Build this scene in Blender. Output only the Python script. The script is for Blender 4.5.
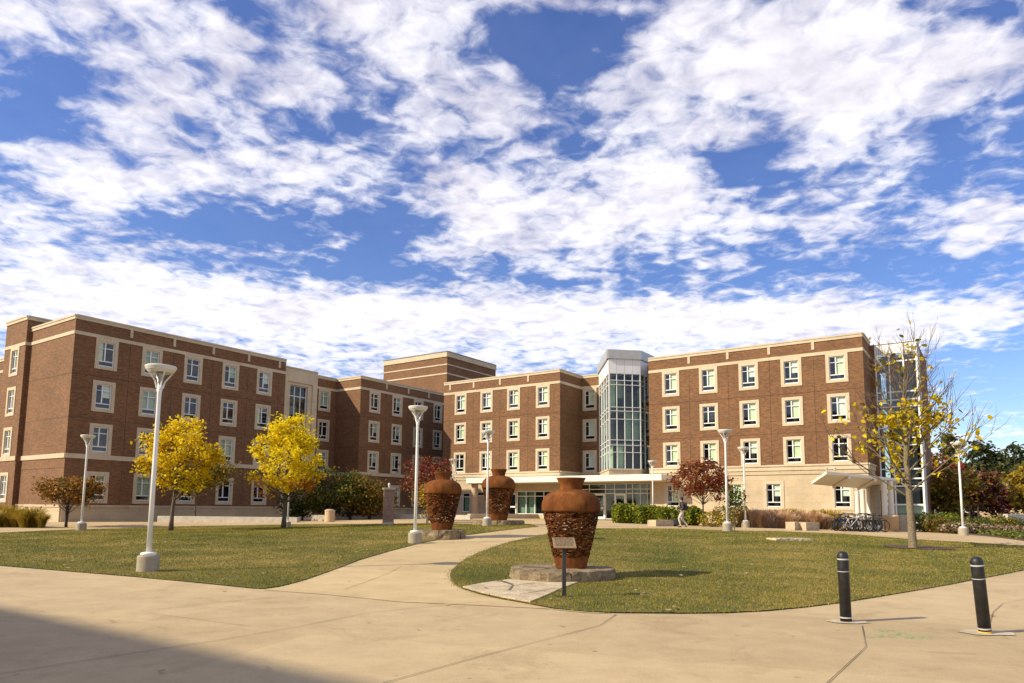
import bpy, math, random
import numpy as np
from mathutils import Vector, Matrix
from mathutils.geometry import delaunay_2d_cdt

for o in list(bpy.data.objects): bpy.data.objects.remove(o)
SC = bpy.context.scene
COL = SC.collection
RAD = math.radians

# ------------------------------------------------------------------ camera
F_PX, PITCH, ROLL, CY, TH, HC = 704.66, 0.112046, 0.0096498, 429.434, 0.966371, 1.68
cp, sp, cr, sr = math.cos(PITCH), math.sin(PITCH), math.cos(ROLL), math.sin(ROLL)
FW = Vector((0, cp, sp)); R0 = Vector((1, 0, 0)); U0 = Vector((0, -sp, cp))
RT = R0*cr + U0*sr; UP = U0*cr - R0*sr
cam = bpy.data.cameras.new('camera'); camo = bpy.data.objects.new('camera', cam); COL.objects.link(camo)
m = Matrix.Identity(4)
for i in range(3):
    m[i][0] = RT[i]; m[i][1] = UP[i]; m[i][2] = -FW[i]
m.translation = (0, 0, HC)
camo.matrix_world = m
cam.sensor_width = 36; cam.lens = F_PX/1024*36; cam.shift_y = (CY-341.5)/1024
cam.clip_end = 6000; cam.clip_start = 0.05
SC.camera = camo

# ------------------------------------------------------------------ sun, exposure
SUN_AZ = Vector((0.944, 0.330, 0)).normalized()      # direction the light travels on the ground
SUN_EL = RAD(33.5)
sund = bpy.data.lights.new('sun', 'SUN'); suno = bpy.data.objects.new('sun', sund); COL.objects.link(suno)
sund.energy = 4.4; sund.angle = RAD(0.6); sund.color = (1.0, 0.885, 0.66)
ld = Vector((SUN_AZ.x*math.cos(SUN_EL), SUN_AZ.y*math.cos(SUN_EL), -math.sin(SUN_EL)))
suno.rotation_euler = ld.to_track_quat('-Z', 'Y').to_euler()
SC.view_settings.view_transform = 'Standard'
SC.view_settings.look = 'None'
SC.view_settings.exposure = 0.57
SC.view_settings.gamma = 1.0
SC.view_settings.use_curve_mapping = False

# ------------------------------------------------------------------ projecting helpers (pixel of the photo -> point of the place)
CAM = Vector((0, 0, HC))
def ray(px, py): return FW + RT*((px-512)/F_PX) + UP*((CY-py)/F_PX)
def sstep(a, b, t):
    t = min(1, max(0, (t-a)/(b-a))); return t*t*(3-2*t)
def hgt(x, y):
    w = 14.0 if x < 1 else 25.0
    return (0.25+0.5*math.exp(-((x-1)/w)**2))*sstep(14, 40, y)+0.20*sstep(43, 52, y)*(1-sstep(-12, 2, x))
def G(px, py):
    z = 0.0
    d = ray(px, py)
    for _ in range(40):
        t = (z-HC)/d.z; p = CAM+d*t
        z = 0.5*z+0.5*hgt(p.x, p.y)
    return Vector((p.x, p.y, hgt(p.x, p.y)))
def at(px, py, Y):
    d = ray(px, py); return CAM+d*(Y/d.y)
def gp(px, Y):                      # ground point in image column px at depth Y
    d = ray(px, 505); x = d.x/d.y*Y
    return Vector((x, Y, hgt(x, Y)))

# ------------------------------------------------------------------ materials
class NT:
    def __init__(s, name):
        s.m = bpy.data.materials.new(name); s.m.use_nodes = True
        s.t = s.m.node_tree; s.n = s.t.nodes
        s.b = s.n['Principled BSDF']; s.out = s.n['Material Output']
    def add(s, typ, **kw):
        n = s.n.new(typ)
        for k, v in kw.items(): setattr(n, k, v)
        return n
    def l(s, a, b): s.t.links.new(a, b)
    def coord(s, kind='Object', scale=(1, 1, 1)):
        tc = s.add('ShaderNodeTexCoord'); mp = s.add('ShaderNodeMapping')
        mp.inputs['Scale'].default_value = scale
        s.l(tc.outputs[kind], mp.inputs['Vector']); return mp.outputs[0]
    def noise(s, vec, scale, detail=4, rough=0.55, dist=0.0):
        n = s.add('ShaderNodeTexNoise'); n.inputs['Scale'].default_value = scale
        n.inputs['Detail'].default_value = detail; n.inputs['Roughness'].default_value = rough
        n.inputs['Distortion'].default_value = dist
        if vec is not None: s.l(vec, n.inputs['Vector'])
        return n.outputs['Fac']
    def ramp(s, fac, stops):
        r = s.add('ShaderNodeValToRGB'); e = r.color_ramp.elements
        while len(e) < len(stops): e.new(0.5)
        for i, (p, c) in enumerate(stops):
            e[i].position = p; e[i].color = (*c, 1) if len(c) == 3 else c
        s.l(fac, r.inputs[0]); return r.outputs[0]
    def mix(s, fac, a, b, mode='MIX'):
        n = s.add('ShaderNodeMix', data_type='RGBA', blend_type=mode)
        for sock, v in ((n.inputs[0], fac), (n.inputs[6], a), (n.inputs[7], b)):
            if hasattr(v, 'links'): s.l(v, sock)
            elif isinstance(v, (int, float)): sock.default_value = v
            else: sock.default_value = (*v, 1)
        return n.outputs[2]
    def math(s, op, a, b=0.0, c=None):
        n = s.add('ShaderNodeMath', operation=op)
        for i, v in enumerate((a, b) if c is None else (a, b, c)):
            if hasattr(v, 'links'): s.l(v, n.inputs[i])
            else: n.inputs[i].default_value = v
        return n.outputs[0]
    def base(s, c):
        if hasattr(c, 'links'): s.l(c, s.b.inputs['Base Color'])
        else: s.b.inputs['Base Color'].default_value = (*c, 1)
    def rough(s, v): s.b.inputs['Roughness'].default_value = v
    def bump(s, h, strength=0.3, dist=0.02):
        n = s.add('ShaderNodeBump'); n.inputs['Strength'].default_value = strength; n.inputs['Distance'].default_value = dist
        s.l(h, n.inputs['Height']); s.l(n.outputs[0], s.b.inputs['Normal'])

MAT = {}
def simple(name, col, rough=0.6, var=0.12, scale=6.0, metal=0.0, bump=0.0, coord='Object'):
    t = NT(name); v = t.coord(coord)
    n = t.noise(v, scale, 5)
    a = tuple(c*(1-var*1.6) for c in col); b = tuple(min(1, c*(1+var*1.3)) for c in col)
    t.base(t.ramp(n, [(0.3, a), (0.7, b)])); t.rough(rough); t.b.inputs['Metallic'].default_value = metal
    if bump: t.bump(t.noise(v, scale*4, 4), bump, 0.02)
    MAT[name] = t.m; return t.m

def brick_mat(name, c1, c2, mortar, patch=0.16, bw=0.26):
    t = NT(name); tc = t.add('ShaderNodeTexCoord')
    sep = t.add('ShaderNodeSeparateXYZ'); t.l(tc.outputs['Object'], sep.inputs[0])
    com = t.add('ShaderNodeCombineXYZ')
    t.l(t.math('ADD', sep.outputs[0], sep.outputs[1]), com.inputs[0]); t.l(sep.outputs[2], com.inputs[1])
    br = t.add('ShaderNodeTexBrick'); t.l(com.outputs[0], br.inputs['Vector'])
    br.inputs['Scale'].default_value = 1.0
    br.inputs['Brick Width'].default_value = bw; br.inputs['Row Height'].default_value = bw*0.36
    br.inputs['Mortar Size'].default_value = 0.010; br.inputs['Bias'].default_value = 0.0
    br.inputs['Color1'].default_value = (*c1, 1); br.inputs['Color2'].default_value = (*c2, 1); br.inputs['Mortar'].default_value = (*mortar, 1)
    n = t.noise(tc.outputs['Object'], 0.35, 6, 0.6)
    n2 = t.noise(com.outputs[0], 5.0, 3, 0.7)
    g = t.ramp(n, [(0.3, (1-patch,)*3), (0.7, (1.0+patch*0.6,)*3)])
    g2 = t.ramp(n2, [(0.3, (0.86,)*3), (0.72, (1.10,)*3)])
    t.base(t.mix(1.0, t.mix(1.0, br.outputs['Color'], g, 'MULTIPLY'), g2, 'MULTIPLY')); t.rough(0.88)
    MAT[name] = t.m
brick_mat('brick', (0.218, 0.094, 0.036), (0.116, 0.048, 0.020), (0.20, 0.122, 0.060))
brick_mat('brick_speckled', (0.30, 0.12, 0.07), (0.10, 0.05, 0.035), (0.42, 0.32, 0.24), bw=0.16)

def stone_mat(name, col, joint=1.2, jh=0.6):
    t = NT(name); tc = t.add('ShaderNodeTexCoord')
    n = t.noise(tc.outputs['Object'], 0.8, 6, 0.6); n2 = t.noise(tc.outputs['Object'], 9, 4, 0.6)
    c = t.ramp(n, [(0.25, tuple(x*0.82 for x in col)), (0.75, tuple(x*1.1 for x in col))])
    c = t.mix(1.0, c, t.ramp(n2, [(0.3, (0.88,)*3), (0.7, (1.06,)*3)]), 'MULTIPLY')
    sep = t.add('ShaderNodeSeparateXYZ'); t.l(tc.outputs['Object'], sep.inputs[0])
    com = t.add('ShaderNodeCombineXYZ')
    t.l(t.math('ADD', sep.outputs[0], sep.outputs[1]), com.inputs[0]); t.l(sep.outputs[2], com.inputs[1])
    br = t.add('ShaderNodeTexBrick'); t.l(com.outputs[0], br.inputs['Vector'])
    br.inputs['Scale'].default_value = 1; br.inputs['Brick Width'].default_value = joint; br.inputs['Row Height'].default_value = jh
    br.inputs['Mortar Size'].default_value = 0.008
    br.inputs['Color1'].default_value = (1, 1, 1, 1); br.inputs['Color2'].default_value = (0.95, 0.94, 0.92, 1); br.inputs['Mortar'].default_value = (0.74, 0.71, 0.66, 1)
    t.base(t.mix(1.0, c, br.outputs['Color'], 'MULTIPLY')); t.rough(0.85)
    t.bump(n2, 0.15, 0.01); MAT[name] = t.m
stone_mat('limestone', (0.52, 0.41, 0.27))
stone_mat('cast_stone', (0.56, 0.46, 0.32), 2.4, 3.0)

def concrete_mat(name, a, b, sc=1.0):
    t = NT(name); tc = t.add('ShaderNodeTexCoord'); v = tc.outputs['Object']
    n = t.noise(v, 0.16*sc, 5, 0.6, 0.4); n2 = t.noise(v, 1.4*sc, 6, 0.7); n3 = t.noise(v, 60, 3, 0.6); n4 = t.noise(v, 9*sc, 4, 0.65, 0.6)
    c = t.ramp(n, [(0.3, a), (0.7, b)])
    c = t.mix(1.0, c, t.ramp(n2, [(0.28, (0.84, 0.82, 0.79)), (0.6, (1.0, 1.0, 1.0)), (0.8, (1.06, 1.05, 1.02))]), 'MULTIPLY')
    c = t.mix(1.0, c, t.ramp(n3, [(0.3, (0.86,)*3), (0.7, (1.08,)*3)]), 'MULTIPLY')
    c = t.mix(1.0, c, t.ramp(n4, [(0.62, (1.0,)*3), (0.72, (0.93, 0.92, 0.90)), (0.84, (0.80, 0.77, 0.72))]), 'MULTIPLY')
    vo = t.add('ShaderNodeTexVoronoi'); vo.inputs['Scale'].default_value = 1.7; vo.inputs['Randomness'].default_value = 1.0; t.l(v, vo.inputs['Vector'])
    c = t.mix(1.0, c, t.ramp(vo.outputs['Distance'], [(0.02, (0.62, 0.57, 0.50)), (0.07, (1.0,)*3)]), 'MULTIPLY')
    br = t.add('ShaderNodeTexBrick'); mp = t.add('ShaderNodeMapping'); mp.inputs['Rotation'].default_value = (0, 0, 0.31); t.l(v, mp.inputs['Vector']); t.l(mp.outputs[0], br.inputs['Vector'])
    br.inputs['Scale'].default_value = 1; br.inputs['Brick Width'].default_value = 5.5; br.inputs['Row Height'].default_value = 4.2; br.inputs['Mortar Size'].default_value = 0.0
    br.inputs['Color1'].default_value = (1.03, 1.03, 1.03, 1); br.inputs['Color2'].default_value = (0.90, 0.89, 0.87, 1)
    if sc < 2: c = t.mix(1.0, c, br.outputs['Color'], 'MULTIPLY')
    n5 = t.noise(v, 0.7, 7, 0.75, 1.2); c = t.mix(1.0, c, t.ramp(n5, [(0.30, (0.80, 0.77, 0.72)), (0.46, (1.0,)*3)]), 'MULTIPLY')
    t.base(c); t.rough(0.82); t.bump(n3, 0.2, 0.004); MAT[name] = t.m
concrete_mat('concrete_paving', (0.43, 0.322, 0.175), (0.52, 0.394, 0.222))
concrete_mat('concrete_path', (0.47, 0.352, 0.180), (0.56, 0.425, 0.228))
concrete_mat('plaza_paving', (0.45, 0.325, 0.170), (0.56, 0.415, 0.225))
concrete_mat('concrete_fresh', (0.54, 0.46, 0.34), (0.68, 0.59, 0.45))
concrete_mat('concrete_cast', (0.32, 0.275, 0.205), (0.42, 0.365, 0.275), 3.0)
simple('precast_tan', (0.50, 0.36, 0.22), 0.85, 0.10, 20, bump=0.2)
simple('white_wall_stone', (0.50, 0.45, 0.37), 0.8, 0.12, 3, bump=0.1)
simple('white_paint', (0.75, 0.74, 0.71), 0.4, 0.05, 3)
simple('lamp_white', (0.66, 0.64, 0.58), 0.5, 0.05, 3)
simple('white_frame', (0.74, 0.74, 0.72), 0.45, 0.03, 2)
simple('canopy_white', (0.70, 0.66, 0.58), 0.5, 0.05, 1.5)
simple('grey_metal', (0.42, 0.42, 0.42), 0.45, 0.06, 3, metal=0.3)
simple('white_metal', (0.72, 0.72, 0.72), 0.38, 0.04, 1, metal=0.0)
simple('dark_metal', (0.03, 0.03, 0.032), 0.45, 0.2, 8)
simple('black_plastic', (0.012, 0.012, 0.014), 0.5, 0.5, 9)
simple('reflective_white', (0.42, 0.42, 0.42), 0.3, 0.03, 5)
simple('yellow_paint', (0.75, 0.45, 0.03), 0.5, 0.1, 20)
simple('interior_dark', (0.030, 0.030, 0.030), 0.9, 0.3, 0.8)
simple('floor_slab', (0.25, 0.25, 0.24), 0.7, 0.1, 2)
simple('blind_pale', (0.66, 0.72, 0.50), 0.8, 0.05, 3)
simple('blind_white', (0.72, 0.73, 0.66), 0.8, 0.05, 3)
simple('blind_green', (0.40, 0.47, 0.34), 0.8, 0.08, 3)
simple('roofing', (0.20, 0.19, 0.18), 0.9, 0.2, 2)
simple('joint_dark', (0.135, 0.105, 0.070), 0.95, 0.3, 30)
simple('brick_joint', (0.075, 0.040, 0.025), 0.95, 0.2, 5)
simple('rubber', (0.015, 0.015, 0.015), 0.7, 0.2, 20)
simple('steel', (0.30, 0.30, 0.31), 0.4, 0.1, 10, metal=0.6); simple('dark_steel', (0.02, 0.02, 0.022), 0.4, 0.1, 10)
simple('mulch', (0.085, 0.050, 0.030), 0.95, 0.45, 25, bump=0.6)
simple('soil', (0.13, 0.10, 0.06), 0.95, 0.3, 3, bump=0.3)
simple('bark', (0.125, 0.090, 0.058), 0.92, 0.35, 18, bump=0.6)
simple('bark_pale', (0.19, 0.145, 0.09), 0.9, 0.3, 16, bump=0.6)
simple('bark_dark', (0.055, 0.040, 0.030), 0.92, 0.35, 18, bump=0.5)
simple('twig', (0.13, 0.085, 0.06), 0.9, 0.3, 10)

def rust_mat(name, a, b, c3):
    t = NT(name); v = t.coord('Object', (1, 1, 0.45))
    n = t.noise(v, 2.2, 8, 0.65, 0.6); n2 = t.noise(v, 40, 4, 0.6); n3 = t.noise(v, 7, 5, 0.7)
    c = t.ramp(n, [(0.28, a), (0.52, b), (0.78, c3)])
    c = t.mix(1.0, c, t.ramp(n2, [(0.3, (0.78,)*3), (0.7, (1.15,)*3)]), 'MULTIPLY')
    c = t.mix(1.0, c, t.ramp(n3, [(0.35, (0.72, 0.68, 0.66)), (0.6, (1.05, 1.04, 1.0))]), 'MULTIPLY')
    t.base(c); t.rough(0.92); t.b.inputs['Specular IOR Level'].default_value = 0.12; t.bump(n2, 0.25, 0.006); MAT[name] = t.m
rust_mat('rusty_steel', (0.080, 0.028, 0.010), (0.170, 0.060, 0.017), (0.27, 0.108, 0.031))
rust_mat('rusty_dark', (0.022, 0.008, 0.004), (0.075, 0.024, 0.007), (0.26, 0.09, 0.02))

def rock_mat(name, a, b, c3):
    t = NT(name); v = t.coord('Object')
    n = t.noise(v, 3.0, 8, 0.7, 0.5); n2 = t.noise(v, 22, 5, 0.65); n3 = t.noise(t.coord('Object', (1, 1, 7)), 2.0, 4, 0.6)
    c = t.ramp(n, [(0.3, a), (0.55, b), (0.75, c3)])
    c = t.mix(1.0, c, t.ramp(n2, [(0.3, (0.7,)*3), (0.65, (1.1,)*3)]), 'MULTIPLY')
    c = t.mix(1.0, c, t.ramp(n3, [(0.35, (0.72, 0.70, 0.68)), (0.55, (1.0,)*3)]), 'MULTIPLY')
    t.base(c); t.rough(0.9); t.bump(n2, 0.7, 0.03); MAT[name] = t.m
rock_mat('rough_stone', (0.11, 0.075, 0.042), (0.27, 0.20, 0.115), (0.46, 0.36, 0.215))
rock_mat('cut_stone', (0.40, 0.30, 0.19), (0.52, 0.41, 0.27), (0.60, 0.49, 0.34))
rock_mat('flagstone', (0.46, 0.36, 0.23), (0.58, 0.47, 0.31), (0.66, 0.56, 0.40))

def glass_mat(name, tint, refl=0.10):
    t = NT(name); t.n.remove(t.b)
    tr = t.add('ShaderNodeBsdfTransparent'); tr.inputs[0].default_value = (*tint, 1)
    gl = t.add('ShaderNodeBsdfGlossy'); gl.inputs['Roughness'].default_value = 0.02; gl.inputs[0].default_value = (0.92, 0.96, 1, 1)
    ge = t.add('ShaderNodeNewGeometry'); dp = t.add('ShaderNodeVectorMath', operation='DOT_PRODUCT')      # Schlick, the same from both sides
    t.l(ge.outputs['Normal'], dp.inputs[0]); t.l(ge.outputs['Incoming'], dp.inputs[1])
    k = t.math('POWER', t.math('SUBTRACT', 1.0, t.math('ABSOLUTE', dp.outputs['Value'])), 5.0)
    f = t.math('MULTIPLY_ADD', k, 0.9, refl)
    mx = t.add('ShaderNodeMixShader'); t.l(f, mx.inputs[0]); t.l(tr.outputs[0], mx.inputs[1]); t.l(gl.outputs[0], mx.inputs[2])
    t.l(mx.outputs[0], t.out.inputs[0]); MAT[name] = t.m
glass_mat('window_glass', (0.84, 0.90, 0.87), 0.06)
glass_mat('curtain_glass', (0.58, 0.70, 0.68), 0.05)

def leaf_mat(name, cols, trans=0.35, vs=0.9):
    """leaf colours vary leaf by leaf (attribute) and clump by clump (noise)"""
    t = NT(name); t.n.remove(t.b)
    at_ = t.add('ShaderNodeAttribute', attribute_name='var')
    n = t.noise(t.coord('Object'), vs, 3, 0.5)
    f = t.math('ADD', t.math('MULTIPLY', at_.outputs['Fac'], 0.62), t.math('MULTIPLY', n, 0.45))
    k = len(cols)
    c = t.ramp(f, [(0.10+0.80*i/(k-1), cc) for i, cc in enumerate(cols)])
    d = t.add('ShaderNodeBsdfPrincipled'); d.inputs['Roughness'].default_value = 0.55; t.l(c, d.inputs['Base Color'])
    d.inputs['Specular IOR Level'].default_value = 0.25
    tl = t.add('ShaderNodeBsdfTranslucent'); t.l(c, tl.inputs[0])
    mx = t.add('ShaderNodeMixShader'); mx.inputs[0].default_value = trans
    t.l(d.outputs[0], mx.inputs[1]); t.l(tl.outputs[0], mx.inputs[2]); t.l(mx.outputs[0], t.out.inputs[0]); MAT[name] = t.m
leaf_mat('leaf_yellow', [(0.24, 0.19, 0.010), (0.62, 0.43, 0.008), (0.82, 0.58, 0.010), (0.86, 0.68, 0.03)], 0.45)
leaf_mat('leaf_lemon', [(0.36, 0.30, 0.008), (0.72, 0.56, 0.008), (0.87, 0.70, 0.010), (0.90, 0.78, 0.03)], 0.5)
leaf_mat('leaf_orange', [(0.32, 0.13, 0.02), (0.50, 0.18, 0.025), (0.62, 0.26, 0.03)])
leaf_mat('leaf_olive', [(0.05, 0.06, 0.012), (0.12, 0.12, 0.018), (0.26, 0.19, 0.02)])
leaf_mat('leaf_rust', [(0.08, 0.065, 0.018), (0.17, 0.10, 0.020), (0.26, 0.13, 0.022), (0.15, 0.12, 0.022)])
leaf_mat('leaf_red', [(0.11, 0.026, 0.011), (0.22, 0.048, 0.024), (0.36, 0.09, 0.035)])
leaf_mat('leaf_crimson', [(0.10, 0.012, 0.011), (0.26, 0.022, 0.022), (0.42, 0.05, 0.03)])
leaf_mat('leaf_purple', [(0.05, 0.018, 0.022), (0.09, 0.03, 0.03), (0.15, 0.06, 0.04)])
leaf_mat('leaf_green', [(0.035, 0.06, 0.012), (0.07, 0.11, 0.02), (0.14, 0.17, 0.03)])
leaf_mat('leaf_dark_green', [(0.028, 0.038, 0.014), (0.055, 0.070, 0.022), (0.10, 0.105, 0.035)])
leaf_mat('leaf_green_gold', [(0.06, 0.08, 0.014), (0.18, 0.15, 0.02), (0.34, 0.22, 0.025)])
leaf_mat('leaf_gold', [(0.22, 0.16, 0.018), (0.40, 0.25, 0.022), (0.55, 0.36, 0.03)])
leaf_mat('leaf_hedge', [(0.09, 0.13, 0.010), (0.22, 0.25, 0.014), (0.38, 0.36, 0.02)])
leaf_mat('grass_pink', [(0.42, 0.27, 0.15), (0.60, 0.40, 0.24), (0.68, 0.48, 0.27)], 0.45, 0.6)
leaf_mat('grass_gold', [(0.18, 0.14, 0.02), (0.36, 0.25, 0.03), (0.50, 0.35, 0.05)], 0.3, 0.6)
leaf_mat('grass_mauve', [(0.25, 0.17, 0.14), (0.38, 0.27, 0.21), (0.46, 0.34, 0.25)], 0.4, 0.6)
leaf_mat('ground_cover_green', [(0.05, 0.08, 0.012), (0.11, 0.14, 0.02), (0.20, 0.19, 0.03)], 0.3, 0.6)
leaf_mat('leaf_dead', [(0.10, 0.06, 0.03), (0.30, 0.19, 0.08), (0.50, 0.38, 0.20)], 0.1, 3)

def lawn_mats():
    t = NT('lawn_soil'); v = t.coord('Object')
    n = t.noise(v, 0.30, 5, 0.6, 0.3); n2 = t.noise(v, 2.2, 6, 0.7); n3 = t.noise(v, 45, 3, 0.6)
    c = t.ramp(n, [(0.36, (0.075, 0.085, 0.014)), (0.5, (0.15, 0.130, 0.028)), (0.62, (0.29, 0.21, 0.065))])
    c = t.mix(1.0, c, t.ramp(n2, [(0.3, (0.70, 0.74, 0.66)), (0.7, (1.22, 1.15, 1.1))]), 'MULTIPLY')
    c = t.mix(1.0, c, t.ramp(n3, [(0.3, (0.65,)*3), (0.7, (1.2,)*3)]), 'MULTIPLY')
    t.base(c); t.rough(0.95); t.bump(n3, 0.8, 0.03); MAT['lawn_soil'] = t.m
    t = NT('grass_blade'); t.n.remove(t.b); v = t.coord('Object')
    a = t.add('ShaderNodeAttribute', attribute_name='var')
    n = t.noise(v, 0.34, 6, 0.66, 0.4)
    f = t.math('ADD', t.math('MULTIPLY', a.outputs['Fac'], 0.42), t.math('MULTIPLY', n, 0.72))
    c = t.ramp(f, [(0.32, (0.048, 0.088, 0.006)), (0.47, (0.120, 0.145, 0.010)), (0.60, (0.250, 0.215, 0.024)), (0.77, (0.50, 0.36, 0.085))])
    d = t.add('ShaderNodeBsdfDiffuse'); t.l(c, d.inputs[0]); tl = t.add('ShaderNodeBsdfTranslucent'); t.l(c, tl.inputs[0])
    mx = t.add('ShaderNodeMixShader'); mx.inputs[0].default_value = 0.3
    t.l(d.outputs[0], mx.inputs[1]); t.l(tl.outputs[0], mx.inputs[2]); t.l(mx.outputs[0], t.out.inputs[0]); MAT['grass_blade'] = t.m
lawn_mats()

# ------------------------------------------------------------------ object helpers
def tag(o, label=None, cat=None, group=None, kind=None):
    if label: o['label'] = label
    if cat: o['category'] = cat
    if group: o['group'] = group
    if kind: o['kind'] = kind
    return o
def thing(name, loc, label, cat, group=None, rz=0.0, ry=0.0):
    o = bpy.data.objects.new(name, None); COL.objects.link(o)
    o.location = loc; o.rotation_euler = (0, ry, rz); o.empty_display_size = 0.3
    return tag(o, label, cat, group)
def dup(root, loc, rz=None, label=None, group=None, scale=None):
    r = root.copy(); COL.objects.link(r); r.location = loc
    if rz is not None: r.rotation_euler = (0, 0, rz)
    if scale: r.scale = (scale,)*3
    if label: r['label'] = label
    if group: r['group'] = group
    for ch in list(root.children):
        c = ch.copy(); COL.objects.link(c); c.parent = r
        for g in list(ch.children):
            d = g.copy(); COL.objects.link(d); d.parent = c
    return r

class MB:
    def __init__(s): s.v = []; s.f = []; s.mi = []; s.var = None
    def _add(s, vs, fs, mi=0):
        b = len(s.v); s.v += [tuple(v) for v in vs]
        s.f += [tuple(i+b for i in f) for f in fs]; s.mi += [mi]*len(fs)
        return s
    def box(s, c, size, rz=0.0, mi=0, rot=None, taper=1.0):
        hx, hy, hz = (d/2 for d in size); vs = []
        for z in (-1, 1):
            k = taper if z > 0 else 1.0
            for x, y in ((-1, -1), (1, -1), (1, 1), (-1, 1)): vs.append(Vector((x*hx*k, y*hy*k, z*hz)))
        M = rot if rot is not None else Matrix.Rotation(rz, 3, 'Z')
        vs = [M@v + Vector(c) for v in vs]
        return s._add(vs, [(3, 2, 1, 0), (4, 5, 6, 7), (0, 1, 5, 4), (1, 2, 6, 5), (2, 3, 7, 6), (3, 0, 4, 7)], mi)
    def bb(s, a, b, mi=0):
        return s.box(((a[0]+b[0])/2, (a[1]+b[1])/2, (a[2]+b[2])/2), (abs(b[0]-a[0]), abs(b[1]-a[1]), abs(b[2]-a[2])), mi=mi)
    def quad(s, a, b, c, d, mi=0): return s._add([a, b, c, d], [(0, 1, 2, 3)], mi)
    def prism(s, poly, z0, z1, mi=0):
        n = len(poly); vs = [(x, y, z0) for x, y in poly]+[(x, y, z1) for x, y in poly]
        return s._add(vs, [tuple(range(n-1, -1, -1)), tuple(range(n, 2*n))]+[(i, (i+1) % n, n+(i+1) % n, n+i) for i in range(n)], mi)
    def tube(s, pts, radii, n=8, mi=0, cap=True):
        pts = [Vector(p) for p in pts]; vs = []; k = len(pts)
        prev = None
        for i, p in enumerate(pts):
            d = (pts[min(i+1, k-1)]-pts[max(i-1, 0)])
            d = d.normalized() if d.length > 1e-9 else Vector((0, 0, 1))
            if prev is None:
                a = d.orthogonal().normalized()
            else:
                a = (prev-d*prev.dot(d)); a = a.normalized() if a.length > 1e-6 else d.orthogonal().normalized()
            prev = a; b = d.cross(a); r = radii[i] if hasattr(radii, '__len__') else radii
            vs += [p+a*(r*math.cos(2*math.pi*j/n))+b*(r*math.sin(2*math.pi*j/n)) for j in range(n)]
        fs = [(i*n+j, i*n+(j+1) % n, (i+1)*n+(j+1) % n, (i+1)*n+j) for i in range(k-1) for j in range(n)]
        if cap: fs += [tuple(range(n-1, -1, -1)), tuple(range((k-1)*n, k*n))]
        return s._add(vs, fs, mi)
    def lathe(s, prof, n=24, c=(0, 0, 0), mi=0, cap=True):
        vs = [(c[0]+r*math.cos(2*math.pi*j/n), c[1]+r*math.sin(2*math.pi*j/n), c[2]+z) for r, z in prof for j in range(n)]
        k = len(prof)
        fs = [(i*n+j, i*n+(j+1) % n, (i+1)*n+(j+1) % n, (i+1)*n+j) for i in range(k-1) for j in range(n)]
        if cap: fs += [tuple(range(n-1, -1, -1)), tuple(range((k-1)*n, k*n))]
        return s._add(vs, fs, mi)
    def torus(s, c, R, r, axis='y', n=24, k=6, mi=0):
        pts = []
        for i in range(n):
            a = 2*math.pi*i/n
            for j in range(k):
                b = 2*math.pi*j/k; rr = R+r*math.cos(b); h = r*math.sin(b)
                p = (rr*math.cos(a), h, rr*math.sin(a)) if axis == 'y' else (rr*math.cos(a), rr*math.sin(a), h)
                pts.append((c[0]+p[0], c[1]+p[1], c[2]+p[2]))
        return s._add(pts, [(i*k+j, i*k+(j+1) % k, ((i+1) % n)*k+(j+1) % k, ((i+1) % n)*k+j) for i in range(n) for j in range(k)], mi)
    def build(s, name, mats, parent=None, smooth=False, bevel=0.0):
        me = bpy.data.meshes.new(name); me.from_pydata(s.v, [], s.f)
        if not isinstance(mats, (list, tuple)): mats = [mats]
        for x in mats: me.materials.append(MAT[x] if isinstance(x, str) else x)
        if len(mats) > 1: me.polygons.foreach_set('material_index', s.mi)
        if smooth: me.polygons.foreach_set('use_smooth', [True]*len(me.polygons))
        me.update()
        o = bpy.data.objects.new(name, me); COL.objects.link(o)
        if parent: o.parent = parent
        if bevel:
            b = o.modifiers.new('bevel', 'BEVEL'); b.width = bevel; b.segments = 2; b.limit_method = 'ANGLE'; b.angle_limit = RAD(40)
        if smooth == 'auto':
            pass
        return o

def np_mesh(name, verts, nper, mats, parent=None, var=None, mi=None, smooth=False):
    """verts (N*nper,3): N separate polygons of nper corners"""
    N = len(verts)//nper
    me = bpy.data.meshes.new(name)
    me.vertices.add(N*nper); me.vertices.foreach_set('co', np.ascontiguousarray(verts, dtype=np.float32).ravel())
    me.loops.add(N*nper); me.loops.foreach_set('vertex_index', np.arange(N*nper, dtype=np.int32))
    me.polygons.add(N); me.polygons.foreach_set('loop_start', np.arange(0, N*nper, nper, dtype=np.int32))
    if not isinstance(mats, (list, tuple)): mats = [mats]
    for x in mats: me.materials.append(MAT[x])
    if mi is not None: me.polygons.foreach_set('material_index', np.asarray(mi, dtype=np.int32))
    if var is not None:
        a = me.attributes.new('var', 'FLOAT', 'FACE'); a.data.foreach_set('value', np.asarray(var, dtype=np.float32))
    me.update(); me.validate()
    o = bpy.data.objects.new(name, me); COL.objects.link(o)
    if parent: o.parent = parent
    return o

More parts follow.
